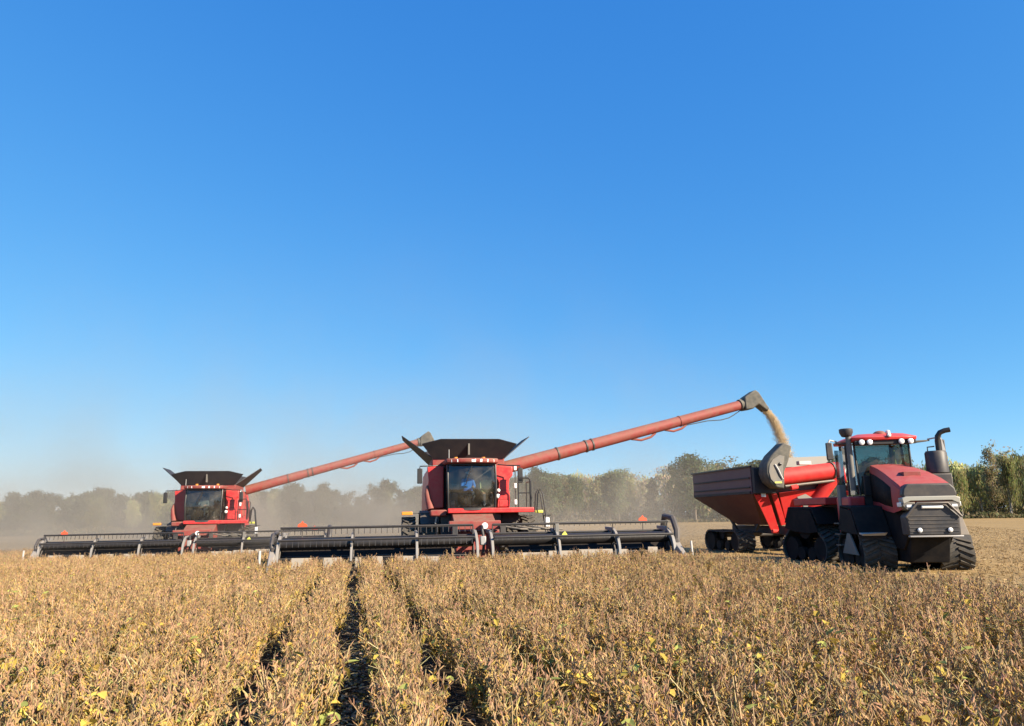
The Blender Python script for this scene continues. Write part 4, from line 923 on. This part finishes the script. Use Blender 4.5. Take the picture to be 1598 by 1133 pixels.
def joined(i):
    J = Plant()
    for q in PROTO[i]: 
        b = len(J.v); J.v += q.v; J.f += [tuple(b + k for k in f_) for f_ in q.f]; J.c += q.c
    return J.mesh('soybean_crop_plant')
SPACE = .765
rp = random.Random(11)
spots = []
def half_width(row_v): return 0
for r in range(-62, 14):
    uc = (r + .5) * SPACE                 # rows lie either side of the open furrow at u = 0
    if uc > CROP_R - .1: continue
    v = -2.0
    while v < SV + 11.5:
        # density thins with distance, where single plants can no longer be told apart
        dist = math.hypot(uc, v)
        v += rp.uniform(.055, .095) * (1.0 if dist < 14 else 1.25 if dist < 24 else 1.7)
        off = rp.gauss(0, .085)
        if r in (-1, 0): off = max(-.22, min(.22, off)) * .95 + (.018 if r == 0 else -.018)
        elif r in (1, -2): off *= 1.0
        else: off *= 1.7
        u = uc + off
        if u > CROP_R or not in_crop(u, v): continue
        P3 = fw(u, v)
        if P3.y < 2.6: continue
        x = P3.x / P3.y
        if abs(x) > .80: continue
        spots.append((P3.y, u, v))
spots.sort()
near = [s for s in spots if s[0] > 3.3 and abs(fw(s[1], s[2]).x / s[0]) < .70][:300]
ns = set(near); far = [s for s in spots if s not in ns]
def plant_rot(): return (rp.gauss(0, .15), rp.gauss(0, .15), rp.uniform(0, 6.28))
for d, u, v in near:
    i = pick(True); P3 = fw(u, v, .004)
    o = bpy.data.objects.new('soybean_plant', PM[i][0]); COL.objects.link(o)
    o.location = P3; o.rotation_euler = plant_rot(); k = rp.uniform(.80, 1.14); o.scale = (k, k, k)
    for nm, me in (('pods', PM[i][1]), ('leaves', PM[i][2])):
        c = bpy.data.objects.new(nm, me); COL.objects.link(c); c.parent = o; c['kind'] = 'stuff'
    tag(o, 'ripe brown soybean plant with dry pods in the close front rows', 'soybean plant', 'soybean plants of the front rows')
# the rest of the crop: one object, plants set out on points
pm = bpy.data.meshes.new('soybean_crop')
pm.from_pydata([tuple(fw(u, v, gz(u, v) + .004)) for d, u, v in far], [], [])
rot = np.array([plant_rot() for _ in far], dtype=np.float32)
a = pm.attributes.new('rot', 'FLOAT_VECTOR', 'POINT'); a.data.foreach_set('vector', rot.ravel())
a = pm.attributes.new('scl', 'FLOAT', 'POINT'); a.data.foreach_set('value', np.array([rp.uniform(.82, 1.13) for _ in far], dtype=np.float32))
a = pm.attributes.new('idx', 'INT', 'POINT'); a.data.foreach_set('value', np.array([pick(q_[0] < 9) for q_ in far], dtype=np.int32))
crop = bpy.data.objects.new('soybean_crop', pm); COL.objects.link(crop)
tag(crop, 'ripe brown soybean crop standing in long rows up to the combines', 'soybeans', kind='stuff')
ng = bpy.data.node_groups.new('crop', 'GeometryNodeTree')
ng.interface.new_socket('Geometry', in_out='INPUT', socket_type='NodeSocketGeometry'); ng.interface.new_socket('Geometry', in_out='OUTPUT', socket_type='NodeSocketGeometry')
gi = ng.nodes.new('NodeGroupInput'); go = ng.nodes.new('NodeGroupOutput')
iop = ng.nodes.new('GeometryNodeInstanceOnPoints'); jg = ng.nodes.new('GeometryNodeJoinGeometry')
for i in reversed(range(NV)):
    po = bpy.data.objects.new('soybean_crop_plant', joined(i))
    oi = ng.nodes.new('GeometryNodeObjectInfo'); oi.inputs['Object'].default_value = po; oi.inputs['As Instance'].default_value = True
    ng.links.new(oi.outputs['Geometry'], jg.inputs[0])
def named(t, n):
    q = ng.nodes.new('GeometryNodeInputNamedAttribute'); q.data_type = t; q.inputs['Name'].default_value = n; return q.outputs['Attribute']
ng.links.new(gi.outputs[0], iop.inputs['Points']); ng.links.new(jg.outputs[0], iop.inputs['Instance'])
iop.inputs['Pick Instance'].default_value = True
ng.links.new(named('INT', 'idx'), iop.inputs['Instance Index'])
e2r = ng.nodes.new('FunctionNodeEulerToRotation'); ng.links.new(named('FLOAT_VECTOR', 'rot'), e2r.inputs[0]); ng.links.new(e2r.outputs[0], iop.inputs['Rotation'])
ng.links.new(named('FLOAT', 'scl'), iop.inputs['Scale']); ng.links.new(iop.outputs[0], go.inputs[0])
crop.modifiers.new('crop', 'NODES').node_group = ng
print('plants', len(near), len(far))

# fallen leaves on the soil of the furrows
ll = Plant(); rg = random.Random(21)
for k in range(9000):
    g = rg.choice((0, 0, 0, 1, -1, 2)); u = g * SPACE + rg.gauss(0, .14); v = 2.5 + rg.random() ** 1.6 * 17
    p = fw(u, v, .012 + rg.random() * .02)
    w = rg.random(); col = (0.24, 0.185, 0.12) if w < .5 else (0.40, 0.32, 0.20) if w < .85 else (0.40, 0.30, 0.07)
    an = rg.uniform(0, 6.28)
    ll.leaf(p, Vector((math.cos(an), math.sin(an), rg.uniform(-.1, .35))), rg.uniform(.035, .075), rg.uniform(.010, .022), jit(col, rg), rg)
lo_ = bpy.data.objects.new('fallen_leaves', ll.mesh('fallen_leaves')); COL.objects.link(lo_)
tag(lo_, 'pale fallen leaves lying on the dark soil between the rows', 'leaves', kind='stuff')

# stubble where the crop is already cut
sb = Plant(); rg = random.Random(5)
for k in range(70000):
    v = 7 + rg.random() ** 2.0 * 110; u = CROP_R + .2 + rg.random() ** .8 * (10 + v * .62)
    if rg.random() < .6: u = round(u / (SPACE / 2)) * (SPACE / 2) + rg.gauss(0, .05)
    p = fw(u, v); sz = 1 + v * .02
    col = jit(rg.choice(((0.38, 0.27, 0.13), (0.33, 0.22, 0.10), (0.44, 0.32, 0.18), (0.26, 0.17, 0.08))), rg)
    if rg.random() < .5:
        h = rg.uniform(.03, .10); w = .006 * sz; an = rg.uniform(0, 3.14); dx, dy = math.cos(an) * w, math.sin(an) * w; lx, ly = rg.gauss(0, .03), rg.gauss(0, .03)
        sb.add([(p.x - dx, p.y - dy, 0), (p.x + dx, p.y + dy, 0), (p.x + dx * .5 + lx, p.y + dy * .5 + ly, h), (p.x - dx * .5 + lx, p.y - dy * .5 + ly, h)], [(0, 1, 2, 3)], col)
    else:
        ln = rg.uniform(.04, .14) * sz; w = .008 * sz; an = rg.uniform(0, 6.28); dx, dy = math.cos(an), math.sin(an); z = .01 + rg.random() * .03
        sb.add([(p.x - dy * w, p.y + dx * w, z), (p.x + dy * w, p.y - dx * w, z), (p.x + dx * ln + dy * w, p.y + dy * ln - dx * w, z + rg.uniform(-.008, .03)), (p.x + dx * ln - dy * w, p.y + dy * ln + dx * w, z + rg.uniform(-.008, .03))], [(0, 1, 2, 3)], col)
me = sb.mesh('stubble'); me.materials.clear(); me.materials.append(MATS['straw'])
so = bpy.data.objects.new('stubble', me); COL.objects.link(so)
tag(so, 'short tan stubble and chaff left on the cut ground', 'stubble', kind='stuff')

# ------------------------------------------------------------------ trees along the far edge of the field
LEAFSETS = {
    'olive': [(0.323, 0.339, 0.144), (0.420, 0.424, 0.169), (0.258, 0.287, 0.127), (0.468, 0.424, 0.203)],
    'hazy': [(0.085, 0.10, 0.052), (0.10, 0.115, 0.06), (0.07, 0.085, 0.048), (0.12, 0.12, 0.065)],
    'green': [(0.144, 0.174, 0.087), (0.183, 0.207, 0.102), (0.118, 0.147, 0.080)],
    'tan': [(0.350, 0.294, 0.170), (0.296, 0.258, 0.156), (0.404, 0.344, 0.199), (0.256, 0.252, 0.136)],
    'evergreen': [(0.032, 0.052, 0.029), (0.043, 0.065, 0.035), (0.058, 0.080, 0.043)],
    'bare': [(0.387, 0.325, 0.233), (0.335, 0.281, 0.207), (0.458, 0.398, 0.251)],
}
def make_tree(kind, seed):
    """returns (trunk mesh, crown mesh) of a tree 1 unit wide per metre, about 12 m tall"""
    rg = random.Random(seed); Ht = 12.0
    tr = MB(); tips = []
    lean = rg.uniform(-.3, .3)
    n_main = 1 if kind in ('evergreen', 'bare') else rg.choice((1, 2))
    for m in range(n_main):
        bx = 0 if m == 0 else rg.uniform(-.5, .5)
        top = Ht * (.92 if kind != 'olive' else .8) * rg.uniform(.9, 1)
        path = [Vector((bx + lean * (z / Ht) + rg.gauss(0, .06), rg.gauss(0, .06), z)) for z in np.linspace(0, top, 9)]
        tr.tube(path, [.24 - .21 * i / 8 for i in range(9)], 7)
        nb = 34 if kind != 'evergreen' else 30
        for k in range(nb):
            t = rg.uniform(.10, .97) if kind != 'evergreen' else rg.uniform(.08, .97)
            i = min(7, int(t * 8)); p = path[i].lerp(path[i + 1], t * 8 - i); a = rg.uniform(0, 6.28)
            ln = (rg.uniform(1.3, 3.2) * (1.15 - .60 * t)) if kind != 'evergreen' else 2.3 * (1.05 - t) + .2
            rise = rg.uniform(.3, 1.1) if kind != 'evergreen' else rg.uniform(-.2, .15)
            q = p + Vector((math.cos(a) * ln, math.sin(a) * ln, ln * rise))
            mid = p.lerp(q, .5) + Vector((0, 0, .15 * ln))
            tr.tube([p, mid, q], [.07 * (1.1 - t), .05 * (1.1 - t), .015], 4, False)
            tips += [(q, 1.0), (mid, .8), (p.lerp(q, .8), .9)]
            if kind == 'bare':
                for w in range(3):
                    s_ = p.lerp(q, rg.uniform(.4, 1)); e = s_ + Vector((rg.gauss(0, .5), rg.gauss(0, .5), rg.uniform(.2, 1.1))); tr.tube([s_, e], [.03, .01], 3, False)
    cr = Plant(); cols = LEAFSETS[kind]
    dens = {'olive': 20, 'green': 30, 'tan': 20, 'evergreen': 30, 'bare': 8, 'hazy': 26}[kind]
    for q, w in tips:
        base = rg.choice(cols); sp = .55 if kind != 'evergreen' else .38
        tone = rg.uniform(.75, 1.2)
        for k in range(int(dens * w)):
            p = q + Vector((rg.gauss(0, sp), rg.gauss(0, sp), rg.gauss(0, sp * (.75 if kind != 'olive' else 1.0)) - (.25 if kind == 'olive' else 0)))
            if p.z < .3: continue
            s_ = rg.uniform(.12, .27); a = Vector((rg.gauss(0, 1), rg.gauss(0, 1), rg.gauss(0, 1))).normalized(); b = a.orthogonal().normalized()
            if kind in ('olive', 'bare'): a = (a * .5 + Vector((0, 0, -1))).normalized(); b = a.orthogonal().normalized()
            ln = s_ * (1.7 if kind == 'olive' else 1.25)
            c = tuple(x * tone * rg.uniform(.8, 1.2) for x in base)
            cr.add([tuple(p - a * ln), tuple(p + b * s_ * .6), tuple(p + a * ln), tuple(p - b * s_ * .6)], [(0, 1, 2, 3)], c)
    o = tr.build('trunk', 'pale_bark' if kind in ('olive', 'bare') else 'bark', None, smooth=60, fix=False); tm = o.data; bpy.data.objects.remove(o)
    cm = cr.mesh('crown'); cm.materials.clear(); cm.materials.append(MATS['tree_leaf'])
    return tm, cm
TREES = {k: [make_tree(k, 300 + 17 * i + len(k)) for i in range(n)] for k, n in (('olive', 3), ('green', 3), ('tan', 3), ('evergreen', 2), ('bare', 2), ('hazy', 3))}
crest = [(-80, 772), (0, 772), (40, 768), (80, 765), (130, 757), (170, 757), (200, 764), (260, 762), (330, 764), (400, 757), (460, 757), (520, 757), (570, 755), (600, 745), (640, 752), (700, 744), (800, 735), (860, 731), (900, 724), (930, 727), (960, 722), (990, 729), (1030, 724), (1045, 712), (1090, 709), (1140, 712), (1200, 712), (1300, 709), (1400, 706), (1480, 703), (1530, 702), (1555, 695), (1598, 694), (1680, 697)]
def crest_y(x):
    for (a, ya), (b, yb) in zip(crest, crest[1:]):
        if a <= x <= b: return ya + (yb - ya) * (x - a) / (b - a)
    return crest[0][1] if x < 0 else crest[-1][1]
TNAME = {'olive': 'olive_tree', 'green': 'broadleaf_tree', 'tan': 'autumn_tree', 'evergreen': 'cedar_tree', 'bare': 'half_bare_tree'}
TNAME['olive'] = 'weeping_tree'; TNAME['hazy'] = 'broadleaf_tree'
TLAB = {'olive': 'olive-green tree with drooping foliage', 'green': 'dark green broadleaf tree', 'hazy': 'grey-green broadleaf tree', 'tan': 'tan-brown autumn tree', 'evergreen': 'dark evergreen tree with narrow crown', 'bare': 'half-bare grey-brown tree'}
def put_tree(x, dist, kind, hscale, wscale, where, grp):
    base = pix(x, 800, dist); top = pix(x, crest_y(x), dist)
    h = (top.z) * hscale
    tm, cm = rt.choice(TREES[kind])
    E_ = empty(TNAME[kind], (base.x, base.y, 0), rt.uniform(0, 6.28)); k = h / 12.3
    E_.scale = (k * wscale, k * wscale, k)
    for nm, me in (('trunk', tm), ('crown', cm)):
        o = bpy.data.objects.new(nm, me); COL.objects.link(o); o.parent = E_
    tag(E_, TLAB[kind] + ' ' + where, 'tree', grp + ', ' + kind + ' kind')
rt = random.Random(44)
x = -70
while x < 1670:
    left = x < 820
    kind = rt.choices(['olive', 'hazy' if left else 'green', 'tan', 'evergreen', 'bare'], [.8, 6, .5, .8, .4] if left else [2.5, 4, 1.4, .6, 1.0] if x < 1440 else [5, .3, 1.6, .4, 3])[0]
    if x > 1430: kind = rt.choice(['olive', 'bare', 'olive', 'tan', 'bare', 'olive'])
    where, grp = (('veiled by the dust behind the combines', 'trees in the dust') if left else ('at the wood edge behind the unloading auger', 'trees behind the auger') if x < 1170 else ('at the wood edge behind the grain cart and tractor', 'trees behind the tractor'))
    put_tree(x, rt.uniform(172, 186), kind, rt.choice((rt.uniform(.84, .96), rt.uniform(.95, 1.08))), rt.uniform(.75, 1.05) if x < 1440 else rt.uniform(.5, .75), where, grp)
    x += rt.uniform(13, 23)
x = -80
while x < 1680:
    left = x < 820
    where, grp = (('veiled by the dust in the back rank of the wood', 'back trees in the dust') if left else ('in the back rank of the wood', 'back trees of the wood'))
    put_tree(x, rt.uniform(192, 205), rt.choice(['hazy', 'hazy', 'hazy', 'green'] if left else ['green', 'hazy', 'tan', 'olive'] if x < 1420 else ['olive', 'tan', 'olive']), rt.uniform(.84, 1.0), rt.uniform(1.0, 1.35), where, grp)
    x += rt.uniform(16, 26)
# undergrowth at the foot of the wood
ug = Plant(); rg = random.Random(9)
for k in range(60000):
    xx = rg.uniform(-80, 1680); d = 168 + rg.random() ** .8 * 40
    p = pix(xx, 800, d); h = (.5 + 1.0 * (d - 168) / 26 + 0.4 * math.sin(xx * .05) ) * rg.random() + .12
    if d > 178 and rg.random() < .6: h *= 3.0
    s_ = rg.uniform(.10, .30); an = rg.uniform(0, 3.14)
    a = Vector((rg.gauss(0, .4), rg.gauss(0, .4), 1)).normalized(); b = Vector((math.cos(an), math.sin(an), 0))
    c = jit(rg.choice(((0.09, 0.10, 0.04), (0.13, 0.12, 0.05), (0.18, 0.14, 0.07), (0.06, 0.07, 0.03), (0.22, 0.17, 0.09))), rg)
    q = Vector((p.x, p.y, h))
    ug.add([tuple(q - a * s_ * 1.4), tuple(q + b * s_), tuple(q + a * s_ * 1.4), tuple(q - b * s_)], [(0, 1, 2, 3)], c)
me = ug.mesh('undergrowth'); me.materials.clear(); me.materials.append(MATS['tree_leaf'])
uo = bpy.data.objects.new('undergrowth', me); COL.objects.link(uo)
tag(uo, 'green and brown undergrowth along the foot of the wood', 'undergrowth', kind='stuff')

# ------------------------------------------------------------------ dust raised by the combines
def make_dust():
    U0, U1, V0, V1, Z1 = -150, 40, 28.5, 165, 22
    mb = MB()
    mb.box((U0, V0, -.6), (U1, V1, Z1))
    m = bpy.data.materials.new('dust'); nt, o = nodes_of(m); N = nt.nodes; L = nt.links
    tc = N.new('ShaderNodeTexCoord'); sx = N.new('ShaderNodeSeparateXYZ'); L.new(tc.outputs['Object'], sx.inputs[0])
    def rng(sock, a, b, lo=0., hi=1.):
        q = N.new('ShaderNodeMapRange'); q.interpolation_type = 'SMOOTHSTEP'; q.inputs['From Min'].default_value = a; q.inputs['From Max'].default_value = b
        q.inputs['To Min'].default_value = lo; q.inputs['To Max'].default_value = hi; L.new(sock, q.inputs['Value']); return q.outputs[0]
    def mul(a, b):
        q = N.new('ShaderNodeMath'); q.operation = 'MULTIPLY'
        for i, s_ in enumerate((a, b)):
            if isinstance(s_, float): q.inputs[i].default_value = s_
            else: L.new(s_, q.inputs[i])
        return q.outputs[0]
    # thick near the ground and thinning with height
    zz = N.new('ShaderNodeMath'); zz.operation = 'MULTIPLY'; zz.inputs[1].default_value = -1 / 5.2; L.new(sx.outputs['Z'], zz.inputs[0])
    ex = N.new('ShaderNodeMath'); ex.operation = 'EXPONENT'; L.new(zz.outputs[0], ex.inputs[0])
    top = rng(sx.outputs['Z'], 9, Z1, 1, 0)
    side = rng(sx.outputs['X'], 39, 4, 0, 1)
    front = rng(sx.outputs['Y'], V0, V0 + 8, 0, 1)
    back = rng(sx.outputs['Y'], 90, V1, 1, 0)
    n = N.new('ShaderNodeTexNoise'); n.inputs['Scale'].default_value = .13; n.inputs['Detail'].default_value = 4
    L.new(tc.outputs['Object'], n.inputs['Vector'])
    nz = rng(n.outputs['Fac'], .40, .63, .12, 2.0)
    d = mul(mul(mul(ex.outputs[0], top), mul(side, front)), mul(mul(back, nz), DUST))
    pv = N.new('ShaderNodeVolumePrincipled'); pv.inputs['Color'].default_value = (0.55, 0.505, 0.425, 1); pv.inputs['Anisotropy'].default_value = 0.1
    L.new(d, pv.inputs['Density']); L.new(pv.outputs[0], o.inputs['Volume'])
    ob = mb.build('dust_cloud', m, None, smooth=0); ob.rotation_euler.z = ROW
    tag(ob, 'tan dust cloud drifting behind the combines to the left', 'dust', kind='stuff')
DUST = 0.036
make_dust()
